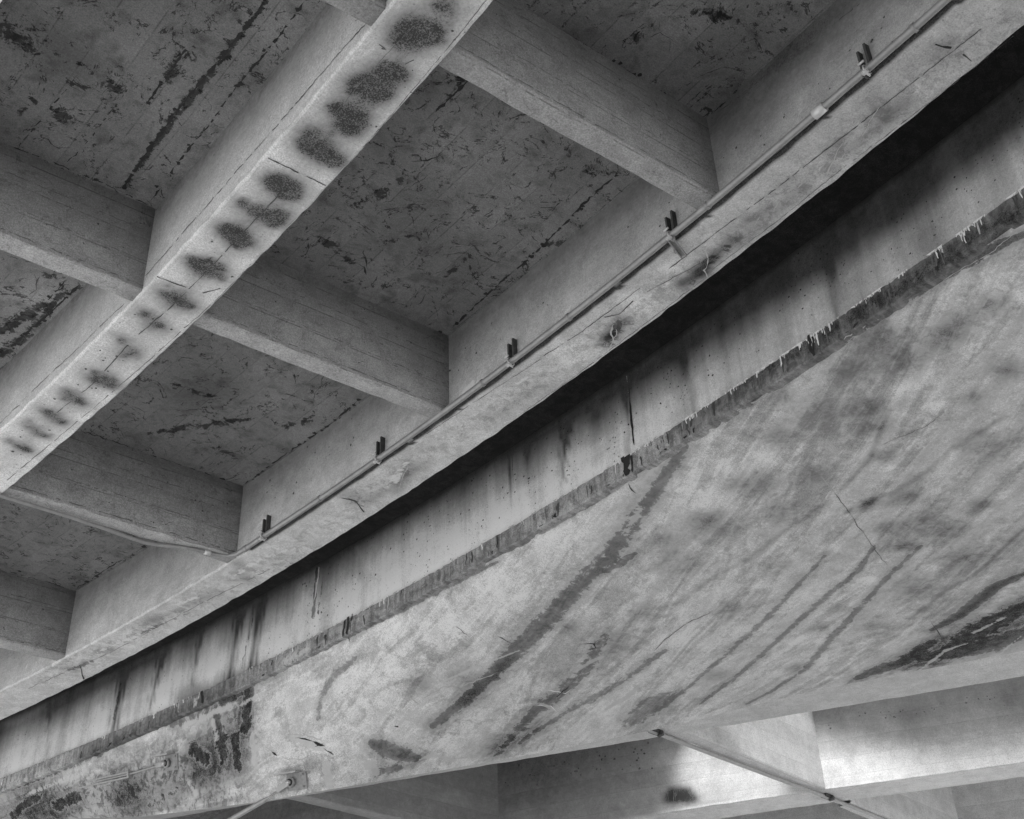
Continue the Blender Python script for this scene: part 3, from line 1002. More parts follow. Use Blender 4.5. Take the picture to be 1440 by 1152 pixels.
# columns beyond the left frame edge
for y, dx, z in ((-34, 1.2, 6.7), (-27, 1.2, 6.6), (-22, 1.1, 6.45)):
    f = front(y); CF.append(f); CB.append(f + np.array([-dx, 0.6, z - 6.795]))
ytab = np.linspace(-33, 8, 2000)
Ftab = np.stack([X(ytab) + OL - 0.07, ytab, np.full(2000, 6.795)], -1)
pxt = proj(Ftab)
for c in cols_px:
    i = int(np.nanargmin(np.abs(pxt[:, 0] - c)))
    CF.append(front(ytab[i]))
    yb, z = back_px[c]
    CB.append(at((c, yb), z))
d = CB[-1] - CB[-2]
CF.append(front(0.5)); CB.append(CB[-1] + d * 1.0)
CF.append(front(5.0)); CB.append(CB[-1] + d * 1.3)


def catmull(C, st):
    C = np.array(C)
    L = arc(C)
    # monotone cubic through each coordinate
    def pchip(x, y, xi):
        h = np.diff(x); dl = np.diff(y) / h
        m = np.zeros_like(y)
        for i in range(1, len(y) - 1):
            if dl[i - 1] * dl[i] > 0:
                m[i] = 2 * dl[i - 1] * dl[i] / (dl[i - 1] + dl[i])
        m[0], m[-1] = dl[0], dl[-1]
        k = np.clip(np.searchsorted(x, xi) - 1, 0, len(x) - 2)
        t = (xi - x[k]) / h[k]
        return ((2 * t ** 3 - 3 * t ** 2 + 1) * y[k] + (t ** 3 - 2 * t ** 2 + t) * h[k] * m[k] +
                (-2 * t ** 3 + 3 * t ** 2) * y[k + 1] + (t ** 3 - t ** 2) * h[k] * m[k + 1])
    par = np.arange(len(C), dtype=float)
    xi = st
    return np.stack([pchip(par, C[:, j], xi) for j in range(3)], -1)


NC = len(CF)
st_ = np.concatenate([np.linspace(0, 3, 25, endpoint=False), np.linspace(3, 10.2, 560, endpoint=False), np.linspace(10.2, NC - 1, 25)])
FF, BB = catmull(CF, st_), catmull(CB, st_)
FF[:, 2] = 6.795
# smooth the front line onto the true curve
FF[:, 0] = X(FF[:, 1]) + OL - 0.07
tt = np.linspace(0, 1, 240)
P = FF[:, None] * (1 - tt[None, :, None]) + BB[:, None] * tt[None, :, None]
P[..., 2] -= 0.10 * np.sin(np.pi * tt)[None]
uu = np.interp(st_, [3, 4, 5, 6, 7, 8, 9, 10, NC - 1], [60, 200, 410, 640, 800, 935, 1150, 1440, 2000]) / 110.0
uv = np.zeros(P.shape[:2] + (2,))
vlen = np.linalg.norm(BB - FF, axis=-1)
# streak-aligned layout: u constant along the water runs
uv[..., 0] = uu[:, None] + 5.0 * tt[None] * np.clip((uu[:, None] * 110 - 350) / 600, 0, 1.05)
uv[..., 1] = tt[None] * 5.0
gf = Grid(P, uv, flip=False, smooth=True)
E1 = [  # sharp-edged damp bands
    ([(960, 630), (917, 700), (885, 741), (853, 786), (811, 828), (783, 860), (738, 904), (693, 949), (655, 985), (610, 1020)], 15, .8),
    ([(893, 778), (868, 795), (845, 806)], 8, .7),
    ([(935, 915), (900, 940), (870, 962), (800, 1000), (730, 1045)], 11, .62),
    ([(850, 895), (830, 935), (790, 975), (745, 1010), (700, 1060)], 16, .6),
    ([(720, 925), (690, 960), (650, 990)], 8, .55),
    ([(1229, 768), (1208, 803), (1167, 834), (1132, 865), (1087, 907), (1035, 952), (985, 990)], 7, .7),
    ([(1295, 768), (1250, 810), (1208, 855), (1167, 900), (1132, 942), (1085, 972), (1050, 990)], 7.5, .7),
    ([(1160, 782), (1121, 824), (1076, 872), (1021, 921), (970, 965), (925, 1000)], 7, .65),
    ([(1110, 790), (1060, 840), (1000, 890)], 4, .55),
    ([(1434, 747), (1382, 800), (1330, 831), (1280, 870)], 3.5, .6),
    ([(1410, 588), (1333, 636), (1305, 664), (1257, 692), (1190, 720)], 4, .6),
    ([(1250, 577), (1222, 647), (1180, 692)], 3, .6),
    ([(1174, 699), (1104, 747), (1052, 786), (1000, 815), (950, 850)], 4, .6),
    ([(1010, 720), (960, 770), (900, 810)], 6, .5),
    ([(925, 985), (895, 1010)], 24, .75),
    ([(500, 925), (465, 955), (450, 985), (447, 1012)], 7, .65),
]
K1 = [  # darker, on top of those
    ([(1445, 805), (1400, 825), (1350, 865), (1312, 885)], 10, 1.0), ([(1445, 850), (1385, 880), (1335, 915)], 26, .95),
    ([(1445, 885), (1400, 905), (1300, 925)], 26, .95), ([(1312, 903), (1270, 930), (1210, 952)], 17, .9),
    ([(350, 975), (345, 1020)], 11, .9), ([(305, 1010), (315, 1060)], 14, .7), ([(330, 1040), (335, 1075)], 12, .75), ([(525, 1045), (560, 1060), (585, 1066)], 12, .95),
    ([(530, 1085), (560, 1080)], 8, .7), ([(340, 975), (290, 1000), (240, 1020)], 8, .6), ([(270, 1050), (290, 1070)], 12, .7),
    ([(40, 1128), (55, 1118)], 7, .8), ([(80, 1135), (110, 1120)], 10, .7), ([(5, 1140), (30, 1148)], 10, .7), ([(250, 1110), (210, 1130)], 10, .4),
    ([(1440, 330), (1390, 352), (1300, 400), (1230, 440), (1160, 490), (1090, 530), (1000, 590)], 12, .9),
    ([(1000, 590), (920, 640), (860, 690), (760, 750)], 6, .8), ([(700, 790), (560, 860), (480, 900)], 4, .7), ([(400, 940), (250, 1000), (100, 1075), (0, 1115)], 7, .7),
]
for q, w, a in E1:
    if w < 6.5:
        gf.stroke(q, w * 1.6, -a * .45, 0)
    else:
        gf.stroke(q, w, a, 1)
        gf.stroke(q, w * 1.3, -.22, 0)
gf.st[..., 3] += 0.16
gf.stroke(E1[0][0], 24, -.25, 0)
gf.stroke(E1[3][0], 26, -.15, 0)
gf.st[..., 0] -= (0.16 * np.clip((uu - 8.5) / 4, 0, 1))[:, None]
for q, w, a in K1:
    gf.stroke(q, w, a, 1, hard=2.6)
    gf.stroke(q, w * 1.3, -.55 * a, 0, hard=2.0)
for q, r in [((1156, 588), 40), ((1222, 570), 24), ((1094, 612), 24), ((1052, 681), 32), ((1146, 668), 28), ((1094, 723), 32), ((1020, 747), 32),
             ((1222, 709), 16), ((1250, 744), 24), ((1270, 700), 18), ((1298, 733), 28), ((1347, 785), 38), ((1400, 630), 38), ((1222, 605), 22),
             ((1243, 640), 18), ((1264, 768), 18), ((1285, 830), 30), ((1153, 883), 12), ((1180, 858), 9), ((1021, 855), 16), ((1333, 750), 24),
             ((1380, 710), 18), ((1270, 500), 36), ((1330, 470), 34), ((1190, 520), 34), ((1400, 430), 30), ((1240, 475), 25), ((1100, 560), 20),
             ((960, 800), 34), ((930, 760), 20), ((905, 860), 30), ((980, 730), 22), ((880, 905), 30), ((700, 1050), 30), ((760, 1030), 26),
             ((1420, 520), 20), ((1370, 560), 14), ((800, 880), 14), ((650, 950), 24), ((1120, 940), 16), ((1230, 880), 12), ((590, 960), 18), ((1010, 950), 18)]:
    gf.stroke(q, r * 1.0, -0.34, 0)
    gf.stroke((q[0] + rng.normal(0, r * .5), q[1] + rng.normal(0, r * .5)), r * 0.9, -0.12, 0)
_pos = 1.5
for q, r, a in [((1262, 548), 18, .3), ((1360, 490), 13, .28), ((1440, 420), 14, .28), ((1000, 700), 24, .2), ((1000, 640), 26, .2), ((1170, 700), 14, .18),
                ((1225, 815), 14, .25), ((1310, 800), 12, .25), ((1185, 840), 12, .2), ((1330, 640), 16, .15), ((1120, 900), 20, .2), ((1200, 930), 16, .2),
                ((860, 690), 24, .2), ((780, 760), 30, .2), ((700, 820), 34, .2), ((640, 880), 30, .12), ((760, 900), 18, .2), ((560, 920), 40, .12),
                ((880, 820), 16, .28), ((830, 860), 14, .25), ((1040, 890), 18, .2), ((950, 900), 18, .2), ((1090, 650), 16, .2), ((940, 680), 20, .15),
                ((1070, 820), 16, .18), ((420, 950), 20, .1), ((460, 1050), 18, .2), ((620, 1040), 14, .25), ((1390, 860), 10, .3), ((1330, 890), 7, .3),
                ((540, 870), 20, .15), ((1440, 640), 30, .12), ((1250, 660), 10, .25), ((1320, 570), 14, .2), ((980, 560), 10, .15), ((760, 970), 16, .2),
                ((180, 1120), 40, -.5), ((60, 1140), 50, -.5), ((290, 1070), 40, -.5), ((345, 1000), 16, -.55), ((1400, 880), 34, -.35), ((1300, 930), 20, -.3), ((380, 1010), 16, .12), ((300, 1130), 30, -.12)]:
    gf.stroke(q, r, a * (1.3 if a > 0 else 1), 0)
gf.stroke([(0, 1150), (160, 1120), (320, 1070)], 42, -.42, 0)
gf.stroke([(330, 985), (345, 1060)], 30, -.35, 0)
gf.stroke([(1440, 850), (1370, 885), (1300, 925)], 34, -.3, 0)
W1 = [([(847, 924), (828, 932), (812, 943)], 5, .8), ([(901, 962), (882, 980), (853, 997)], 6, .75), ([(780, 965), (768, 972)], 5, .7), ([(760, 990), (780, 998)], 4, .8),
      ([(900, 715), (880, 750)], 8, .5), ([(850, 780), (820, 810), (790, 830)], 8, .45), ([(410, 1038), (455, 1052)], 6, .75), ([(460, 1078), (463, 1105)], 7, .85),
      ([(355, 1035), (360, 1078)], 7, .8), ([(300, 1015), (305, 1040)], 6, .7), ([(520, 1075), (530, 1088)], 8, .8), ([(450, 1000), (430, 1030)], 8, .5),
      ([(320, 1000), (370, 975), (400, 965)], 5, .55), ([(250, 1025), (330, 990)], 6, .6), ([(150, 1100), (230, 1060)], 8, .5), ([(640, 1070), (610, 1062), (590, 1068)], 5, .7),
      ([(1290, 945), (1330, 915), (1360, 905)], 4, .7), ([(1370, 890), (1410, 870)], 5, .6), ([(1210, 960), (1250, 945)], 3, .6), ([(1400, 925), (1435, 895)], 3, .6),
      ([(1000, 803), (1015, 790), (1020, 775)], 2.5, .8), ([(1090, 745), (1110, 740)], 4, .6), ([(650, 860), (710, 905)], 5, .5), ([(620, 960), (690, 930), (730, 915)], 2.2, .8),
      ([(560, 1020), (600, 985), (640, 955)], 5, .5), ([(1155, 505), (1060, 565), (1010, 600)], 5, .55), ([(1285, 425), (1240, 445), (1190, 475)], 4, .6),
      ([(1390, 360), (1350, 385)], 4, .6), ([(720, 790), (600, 850), (520, 895)], 5, .5), ([(265, 1100), (275, 1115)], 6, .7), ([(340, 1115), (350, 1125)], 4, .6),
      ([(940, 640), (900, 680)], 5, .5), ([(30, 1120), (120, 1085)], 5, .5)]
for q, w, a in W1: gf.stroke(q, w, a, 2)
for q, w, a in [(((60, 1130), (180, 1110), (300, 1060), (340, 1020)), 40, .95), (((20, 1145), (200, 1140), (330, 1120)), 26, .7),
                (((560, 1060), (640, 1030), (760, 980)), 24, .45), (((1290, 930), (1440, 860)), 44, 1.0), (((1040, 930), (1150, 850), (1230, 760)), 60, .18), (((660, 960), (800, 850)), 60, .2), ((1350, 600), 80, .15), ((440, 1080), 40, .4),
                (((560, 960), (640, 900)), 40, .25), (((1050, 560), (1250, 470)), 30, .2)]:
    gf.stroke(q, w, a, 3)
pt = Part(); pt.grid(gf)
for q, w, m in [([(1170, 688), (1195, 722), (1225, 765), (1248, 795)], 0.9, MID),
                ([(1155, 670), (1170, 688)], 1.0, LIME), ([(1308, 872), (1320, 890), (1332, 908)], 1.4, DARK),
                ([(415, 1038), (430, 1038), (445, 1046), (457, 1049)], 2.4, BLACK), ([(443, 1050), (455, 1046)], 2.0, BLACK),
                ([(382, 1057), (390, 1063)], 2.6, BLACK), ([(392, 1062), (405, 1068), (420, 1068), (450, 1062)], 0.9, LIME), ([(455, 1052), (470, 1062)], 1.4, DARK),
                ([(410, 1033), (430, 1034), (455, 1042)], 0.9, LIME), ([(555, 1021), (560, 1022)], 2.4, BLACK), ([(884, 680), (888, 690), (895, 694)], 2.2, BLACK),
                ([(489, 893), (493, 905)], 1.2, BLACK), ([(604, 945), (625, 960)], 1.0, LIME), ([(565, 975), (590, 990)], 1.2, LIME), ([(700, 945), (650, 965), (625, 965), (590, 985)], 1.5, LIME),
                ([(755, 992), (775, 992), (783, 1001)], 2.0, WHITE), ([(700, 895), (722, 905)], 1.2, DARK), ([(640, 880), (660, 895)], 1.0, MID),
                ([(1000, 860), (960, 880), (940, 895), (920, 915)], 1.2, DARK), ([(1320, 585), (1300, 600), (1240, 625)], 0.9, MID),
                ([(820, 905), (835, 905), (838, 912), (826, 914)], 1.8, BLACK), ([(1440, 318), (1390, 357), (1340, 385), (1285, 424), (1240, 446), (1200, 468), (1156, 500)], 1.3, LIME),
                ([(1150, 505), (1100, 545), (1040, 575), (1010, 600)], 1.2, LIME), ([(480, 700), (481, 701)], 0.2, MID),
                ([(1330, 835), (1380, 802), (1434, 748)], 0.1, MID), ([(1298, 766), (1280, 785), (1255, 803)], 0.3, MID), ([(1250, 600), (1225, 645), (1185, 690)], 0.2, MID),
                ([(1228, 772), (1210, 800), (1180, 822), (1140, 855)], 0.1, MID), ([(770, 970), (795, 975), (805, 968)], 1.6, WHITE), ([(780, 982), (800, 965)], 2.0, BLACK)]:
    pt.ribbon(gf, q, w, m, jit=0.6, wj=0.4, seg=5)
# back face of the flared mass, from the soffit's rear edge up into the deck
Q = np.zeros((len(BB), 2, 3))
Q[:, 0] = BB; Q[:, 1] = BB + np.array([0.0, 0, 0]); Q[:, 1, 2] = 9.2
pt.grid(Grid(Q, Q[..., 1:3].copy(), flip=False))
# closing top sheet
Tq = np.stack([FF, BB], 1).copy(); Tq[..., 2] = 8.21
pt.grid(Grid(Tq, Tq[..., :2].copy()))
part(pt, 'flared_soffit', [m_soffit] + MARKS, 'wide underside with diagonal damp streaks and lime patches', nb)

# ------------------------------------------------------------------ far deck
fd = empty('far_bridge', (-18, -14, GROUND))
fd_ref[0] = fd
props(fd, 'paler coffered bridge deck beyond the flared underside, brightly lit low in the picture', 'bridge')


def poly(pts):
    pts = sorted(pts, key=lambda p: p[1])
    xx = [p[0] for p in pts]; yy = [p[1] for p in pts]
    return lambda y: np.interp(y, yy, xx, left=None, right=None)


def F1x(y): return -11.71 - 0.645 * (y + 14.98)


def F2x(y):
    y = np.asarray(y, float)
    base = -16.83 - 0.70 * (y + 13.23)
    return base + 0.022 * np.clip(-(y + 13.5), 0, 20) ** 2 * -1 * -1 * -1 + 0.0


ys_d = samples([(-34, -20, 0.5), (-20, -6, 0.05), (-6, 6, 0.5)])
H2 = 9.0
f1 = girder(1.10, 0.0, 0.06, fx=F1x, ys=ys_d, ztop=H2 + .06)
f2 = girder(0.0, -0.80, 0.05, fx=F2x, ys=ys_d, ztop=H2 + .06)
f3 = girder(-5.3, -6.1, 0.2, fx=F2x, ys=ys_d, ztop=H2 + .06)
for q, w, a in [(((1000, 1085), (1150, 1080), (1300, 1062), (1440, 1050)), 30, .25), ((955, 1075), 34, .3), ((760, 1110), 60, -.12),
                ((1280, 1010), 20, -.2), ((1420, 985), 20, -.2), ((1120, 1010), 50, -.15)]:
    f2.stroke(q, w, a, 0, f2.face)  # the pale strokes paint a glow on the beam face
f2.stroke([(945, 1112), (965, 1112)], 9, -.6, 0, f2.face)
f2.stroke([(940, 1124), (975, 1124)], 9, -.6, 0, f2.face)
f2.st[:, :f2.face[1], 0] -= 0.20
f2.st[..., 0] -= 0.25 * np.clip((f2.P[..., 2] - 7.6) / 0.9, 0, 1) ** 0.8  # upper face darkened with painted shade
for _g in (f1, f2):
    _g.st[..., 0] -= 0.28 * np.clip((-14.3 - _g.P[..., 1]) / 2.2, 0, 1)  # dim end of the far beams, shade painted in
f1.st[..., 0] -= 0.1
for nm, g, lb in (('girder', f1, 'pale wide beam closing the edge of the flared underside'), ('girder', f2, 'brightly lit beam with a sooty brush mark'), ('girder', f3, None)):
    pt = Part(); pt.grid(g)
    if g is f2:
        for i in range(12):
            x = rng.uniform(938, 978); pt.ribbon(f2, [(x, 1106 + rng.uniform(0, 10)), (x + rng.uniform(-3, 5), 1122 + rng.uniform(-6, 8))], 0.7, MID, f2.face, jit=.3)
        for i in range(22):
            x = rng.uniform(1130, 1440); y = 1000 - (x - 1220) * .17 + rng.uniform(2, 16)
            pt.blob(f2, (x, y), rng.uniform(.5, 1.3), MID, f2.face)
        for i in range(50):
            x = rng.uniform(660, 920); y = 1040 + (920 - x) * .17 + rng.uniform(2, 40)
            pt.blob(f2, (x, y), rng.uniform(.7, 1.6), MID if rng.random() < .6 else DARK, f2.face)
    part(pt, nm, [m_far] + MARKS, lb, fd)
# far slab
ysd = samples([(-34, 6, 0.5)])
ysd = samples([(-34, -20, 0.5), (-20, -6, 0.1), (-6, 6, 0.5)])
Q = np.stack([np.stack([F1x(ysd) + 1.2, ysd, np.full(len(ysd), H2)], -1), np.stack([F2x(ysd) - 6.3, ysd, np.full(len(ysd), H2)], -1)], 1)
Qt = Q.copy(); Qt[..., 2] = H2 + 0.3
_open = ysd > -15.0  # unseen opening added to let sun onto the far beam
Q[_open, 0, 0] = F2x(ysd[_open]) + np.interp(ysd[_open], [-15.2, -14.4, -13.2, -11.4, -9, -4], [0.45, 0.36, 0.60, 1.32, 1.55, 1.6])  # slab edge shaped to limit the added sun patch
Qt[_open, 0, 0] = Q[_open, 0, 0]
gq = Grid(Q, Q[..., :2].copy()); gq.st[..., 0] -= (0.12 + 0.55 * np.clip((-13.2 - ysd) / 1.5, 0, 1))[:, None]  # slab's dim end painted darker as shade
pt = Part(); pt.grid(gq); pt.grid(Grid(Qt, Q[..., :2].copy(), flip=True))
part(pt, 'deck_slab', [m_fslab], None, fd)


def fdia(ya, xa, xb, skew, th, marks=True):
    fx = lambda y: 0.0
    return diaphragm(ya, xa, xb, th=th, fx=fx, mat=m_far, parent=fd, skew=skew, marks=False, st=0.06, H=H2)


fdia(-12.70, -12.9, -17.0, 0.165, 0.26)
fdia(-17.90, -9.6, -14.2, 0.06, 0.26)
fdia(-13.55, -17.6, -22.6, 0.165, 0.26)
fdia(-19.0, -14.0, -19.0, 0.06, 0.26)
fdia(-7.6, -16.3, -20.9, 0.165, 0.26)
fdia(-8.3, -21.4, -26.4, 0.165, 0.26)

# ------------------------------------------------------------------ conduits
CG = 'galvanised conduits clipped under the decks'
ZC = ZB + 0.012
line = []
for y in samples([(7.5, -11.15, 0.25)]):
    line.append([X(y) + 0.012, y, ZC])
bend = [(345, 772), (333, 780), (320, 784), (305, 781), (285, 775), (265, 771), (245, 768), (222, 767), (203, 764), (185, 757), (150, 744), (100, 727), (50, 712), (0, 697)]
zs = np.linspace(ZC, ZB - 0.03, len(bend))
bp = [at(q, z) for q, z in zip(bend, zs)]
line += [list(p) for p in bp]
# carry on under girder 1 and beyond
last = np.array(bp[-1]); dirn = np.array([1.0, 0.02, 0.0])
for k in (0.5, 1.2, 2.5): line.append(list(last + dirn * k))


def smoothline(L, it=2):
    L = np.array(L, float)
    for _ in range(it):
        M_ = L.copy(); M_[1:-1] = (L[:-2] + 2 * L[1:-1] + L[2:]) / 4; L = M_
    return L


L = smoothline(line, 1)
# thinner after the bend
rad = np.where(np.arange(len(L)) < len(line) - len(bend) - 1, 0.028, 0.020)
root = empty('conduit', (X(-6) + 0.0, -6, ZC))
props(root, 'long galvanised conduit along the lower corner of a beam, bending onto a cross beam', 'conduit', CG)
CR = root


def child(pt, name, mats, parent=CR):
    o = pt.build(name, mats)
    o.parent = parent
    o.matrix_parent_inverse = Matrix.Translation(-Vector(parent.location))
    return o


pt = Part(); pt.tube(L, list(rad), 0, 16)
pipe_o = child(pt, 'pipe', [m_pipe])
for (px, py), r, hl, bright in [((1157, 160), 0.040, 0.05, True), ((995, 290), 0.036, 0.012, False), ((680, 540), 0.036, 0.012, False), ((800, 447), 0.036, 0.012, False),
                                ((1290, 45), 0.036, 0.012, False), ((292, 777), 0.027, 0.035, True), ((345, 771), 0.034, 0.03, False), ((450, 700), 0.035, 0.012, False)]:
    d = np.linalg.norm(proj(L) - np.array([px, py]), axis=-1); d = np.where(np.isnan(d), 1e9, d)
    i = int(np.argmin(d)); i = min(max(1, i), len(L) - 2)
    # exact spot on the segment nearest
    segp = min(((L[j] + (L[j + 1] - L[j]) * t, L[j + 1] - L[j]) for j in (i - 1, i) for t in np.linspace(0, 1, 21)),
               key=lambda s_: np.linalg.norm(proj(s_[0]) - np.array([px, py])))
    c, T = segp; T = T / np.linalg.norm(T)
    pt = Part(); pt.tube([c - T * hl, c + T * hl], r)
    child(pt, 'coupling', [m_bright if bright else m_pipe])

# hangers
for (px, py, arm) in [(372, 757, 0), (533, 640, 0), (720, 510, 0), (945, 334, 1), (1220, 100, 0)]:
    y0 = min(samples([(7, -14, 0.01)]), key=lambda y: abs(proj(np.array([X(y), y, ZC]))[0] - px))
    c = np.array([X(y0) + 0.012, y0, ZC])
    T = np.array([X(y0 + .1) - X(y0 - .1), .2, 0]); T /= np.linalg.norm(T)
    nrm = np.array([T[1], -T[0], 0.0]); nrm *= np.sign(nrm[0])
    up = np.array([0, 0, 1.0])
    pt = Part()
    # slotted strut: two upright legs against the beam face with a web behind
    fc = np.array([X(y0) - 0.035, y0, 0])
    for sgn in (-1, 1):
        pt.box(fc + nrm * 0.026 + T * 0.032 * sgn + up * (ZC + 0.105 + 0.012 * sgn), [T, nrm, up], [0.009, 0.024, 0.125])
    pt.box(fc + nrm * 0.006 + up * (ZC + 0.02), [T, nrm, up], [0.022, 0.004, 0.030])
    h = child(pt, 'hanger', [m_rust], CR)
    pt = Part()
    a = np.linspace(0, 2 * math.pi, 15)
    ring = [c + (nrm * math.cos(t) + up * math.sin(t)) * 0.038 for t in a]
    pt.tube(ring, 0.006, caps=False, k=6)
    pt.box(c + nrm * 0.03 - up * 0.045, [T, nrm, up], [0.022, 0.014, 0.010])
    pt.tube([c + nrm * 0.05 - up * 0.045, c - nrm * 0.02 - up * 0.05], 0.007, k=6)
    pt.tube([c + nrm * 0.055 + up * 0.03 - T * .02, c + nrm * 0.055 + up * 0.03 + T * .03], 0.009, k=6)
    o = child(pt, 'clamp', [m_bright], CR)
    if arm:
        pt = Part()
        d = -nrm * 0.92 - T * 0.35; d /= np.linalg.norm(d)
        s_ = np.cross(d, up)
        st0 = c - up * 0.055
        for sgn in (-1, 1):
            pt.box(st0 + d * 0.10 + s_ * 0.022 * sgn - up * 0.004, [d, s_, up], [0.12, 0.004, 0.014])
        pt.box(st0 + d * 0.10 + up * 0.008, [d, s_, up], [0.12, 0.020, 0.003])
        pt.box(st0 + d * 0.13 - s_ * 0.03, [d, s_, up], [0.012, 0.012, 0.016])
        child(pt, 'strut_arm', [m_steel], CR)

# far conduit
fr = empty('conduit', (-13, -13, ZB))
props(fr, 'thin pale conduit crossing the far bright deck diagonally at the lower right', 'conduit', CG)
fl = [at(q, ZB - 0.03) for q in [(899, 1022), (922, 1030), (1000, 1060), (1080, 1090), (1163, 1121), (1250, 1155), (1340, 1192)]]
pt = Part(); pt.tube(fl, 0.032, k=12)
child(pt, 'pipe', [m_rod], fr)
for q in [(922, 1029), (1163, 1120)]:
    c = at(q, ZB - 0.02)
    pt = Part(); pt.box(c, [(1, .1, 0), (0, 1, 0), (0, 0, 1)], [0.10, 0.06, 0.022])
    pt.box(c + np.array([-.06, .03, -.03]), [(1, .3, 0), (0, 1, 0), (0, 0, 1)], [0.03, 0.05, 0.03])
    child(pt, 'clip', [m_rust], fr)

# ------------------------------------------------------------------ tie-rod anchors
AG = 'steel tie rod anchors bolted to the flared underside'


def anchor(q, rodpx, lifts, rr, label, channel=None):
    P0, N = gf.find(q)
    root = empty('tie_rod', tuple(P0))
    props(root, label, 'tie rod', AG)
    view = P0 / np.linalg.norm(P0)
    # image-right and image-up directions within the surface
    R_ = RT - N * (RT @ N); R_ /= np.linalg.norm(R_)
    U_ = np.cross(N, R_); U_ /= np.linalg.norm(U_)
    if U_ @ UPV < 0: U_ = -U_
    rt = R_ * math.cos(.15) + U_ * math.sin(.15); ut = -R_ * math.sin(.15) + U_ * math.cos(.15)
    s = 1.15
    pt = Part()
    pt.box(P0 + rt * 0.06 * s + N * 0.008, [rt, ut, N], [0.115 * s, 0.085 * s, 0.008])
    for sx, sy in ((.14, .06), (.14, -.06)):
        pt.tube([P0 + rt * sx * s + ut * sy * s + N * 0.01, P0 + rt * sx * s + ut * sy * s + N * 0.03], 0.012, k=6)
    b_ = child(pt, 'base_plate', [m_steel], root)
    pt = Part()
    pt.box(P0 + ut * 0.095 * s - rt * 0.02 + N * 0.06, [rt, ut, N], [0.13 * s, 0.010, 0.06])
    child(pt, 'angle_flange', [m_rod], root)
    c = P0 + N * 0.03
    pt = Part(); pt.tube([c, c + N * 0.03], 0.058, k=20); child(pt, 'washer', [m_rod], root)
    pt = Part(); pt.tube([c + N * 0.03, c + N * 0.036], 0.040, k=20); child(pt, 'washer', [m_black], root)
    pt = Part(); pt.tube([c + N * 0.035, c + N * 0.075], 0.026, k=6); child(pt, 'bolt', [m_bright], root)
    pts = []
    for p, l in zip(rodpx, lifts):
        A, NN = gf.find(p)
        R = ray(p); den = R @ N
        # continue in the anchor's tangent plane so the rod stays straight
        A2 = R * ((P0 @ N) / den)
        pts.append(A2 + N * l)
    d = pts[0] - c; d /= np.linalg.norm(d)
    pt = Part()
    e = np.cross(d, N); e /= np.linalg.norm(e)
    for sg in (-1, 1):
        pt.box(c + N * 0.015 + d * 0.10 + N * sg * 0.022, [d, e, N], [0.09, 0.028, 0.007])
    child(pt, 'clevis', [m_rod], root)
    pt = Part()
    pt.tube([c + d * 0.14] + pts, [0.015] + list(rr), k=10)
    child(pt, 'rod', [m_rod], root)
    if channel:
        a, b = [(lambda R: R * ((P0 @ N) / (R @ N)))(ray(p)) + N * 0.06 for p in channel]
        d2 = b - a; Lh = np.linalg.norm(d2) / 2; d2 /= 2 * Lh
        e2 = np.cross(d2, N); e2 /= np.linalg.norm(e2)
        pt = Part()
        for sg in (-1, 1):
            pt.box((a + b) / 2 + e2 * 0.032 * sg, [d2, e2, N], [Lh, 0.010, 0.022])
        for ee in (a, b):
            pt.box(ee, [d2, e2, N], [0.02, 0.042, 0.026])
        child(pt, 'turnbuckle', [m_rod], root)


anchor((238, 1073), [(205, 1083), (188, 1088), (105, 1107), (45, 1122)], [0.05, 0.05, 0.05, 0.03], [0.013, 0.013, 0.016, 0.016],
       'left tie rod anchor with a long turnbuckle, above the mottled corner', channel=[(187, 1089), (106, 1107)])
anchor((411, 1100), [(380, 1122), (376, 1125), (325, 1154), (270, 1186)], [0.05, 0.05, 0.05, 0.05], [0.014, 0.03, 0.032, 0.032],
       'right tie rod anchor with a thick rod running down over the dark gap')

# ------------------------------------------------------------------ ground, sky, sun
me = bpy.data.meshes.new('ground')
S_ = 1200
me.from_pydata([(-S_, -S_, GROUND), (S_, -S_, GROUND), (S_, S_, GROUND), (-S_, S_, GROUND)], [], [(0, 1, 2, 3)])
gnd = bpy.data.objects.new('ground', me); COL.objects.link(gnd); gnd['kind'] = 'structure'
s = NT('gravel_ground')
t = s.modulate(s.math('ADD', 0.78, 0.0), s.noise(s.obj, 0.3, 6, 0.6), 0.15)
me.materials.append(s.finish(t, 0.95, s.noise(s.obj, 30, 4), 0.5, 0.02))

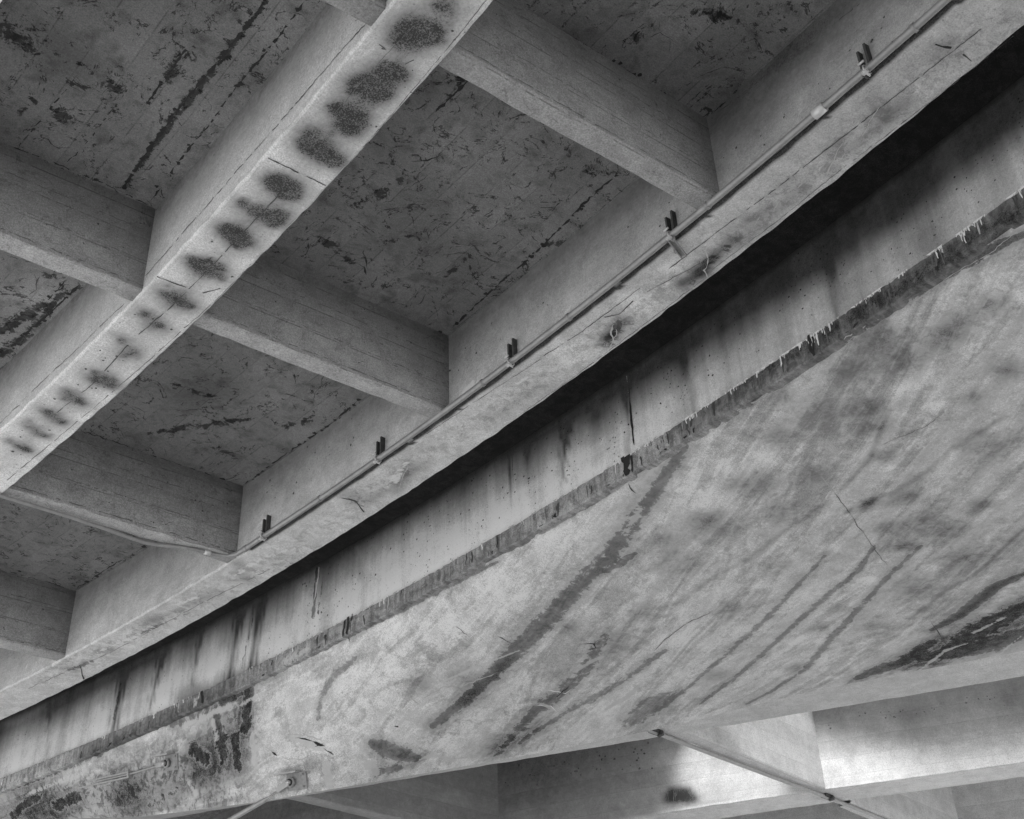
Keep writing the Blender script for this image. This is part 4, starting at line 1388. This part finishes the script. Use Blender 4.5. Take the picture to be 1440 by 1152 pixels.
# added unseen dark sheet, shaped to weaken light bounced up from the ground
me = bpy.data.meshes.new('added_dark_sheet')
zz = GROUND + 0.004
me.from_pydata([(-9.5, -120, zz), (-3.0, -120, zz), (-3.0, -6, zz), (11.0, -3, zz), (11.0, 60, zz), (-9.5, 60, zz), (-9.5, -3, zz)], [], [(0, 1, 2, 3, 4, 5, 6)])
added_dark_sheet = bpy.data.objects.new('added_dark_sheet', me); COL.objects.link(added_dark_sheet); added_dark_sheet['kind'] = 'structure'
s = NT('added_dark_sheet_mat')
t = s.modulate(s.math('ADD', 0.26, 0.0), s.noise(s.obj, 0.6, 4, 0.6), 0.3)
me.materials.append(s.finish(t, 0.95, s.noise(s.obj, 30, 2), 0.5, 0.02))

SUN_EL, SUN_AZ = math.radians(60), math.radians(62)   # azimuth from +Y towards +X
w = bpy.data.worlds.new('World'); SC.world = w; w.use_nodes = True
nt = w.node_tree; nt.nodes.clear()
sky = nt.nodes.new('ShaderNodeTexSky'); sky.sky_type = 'NISHITA'; sky.sun_disc = False
sky.sun_elevation = SUN_EL; sky.sun_rotation = SUN_AZ
bw = nt.nodes.new('ShaderNodeRGBToBW'); bg = nt.nodes.new('ShaderNodeBackground'); wo = nt.nodes.new('ShaderNodeOutputWorld')
nt.links.new(sky.outputs[0], bw.inputs[0]); nt.links.new(bw.outputs[0], bg.inputs[0]); nt.links.new(bg.outputs[0], wo.inputs[0])
bg.inputs[1].default_value = 0.15
sd = bpy.data.lights.new('sun', 'SUN'); sd.energy = 5.0; sd.angle = math.radians(16)
so = bpy.data.objects.new('sun', sd); COL.objects.link(so)
dvec = Vector((math.sin(SUN_AZ) * math.cos(SUN_EL), math.cos(SUN_AZ) * math.cos(SUN_EL), math.sin(SUN_EL)))
so.rotation_euler = dvec.to_track_quat('Z', 'Y').to_euler()

SC.render.engine = 'CYCLES'
SC.cycles.use_denoising = True
SC.cycles.max_bounces = 4
SC.cycles.diffuse_bounces = 3
SC.cycles.use_adaptive_sampling = True
SC.cycles.adaptive_threshold = 0.03
SC.view_settings.view_transform = 'Standard'
SC.view_settings.look = 'None'
SC.view_settings.exposure = 0
SC.render.resolution_x = 1440
SC.render.resolution_y = 1152
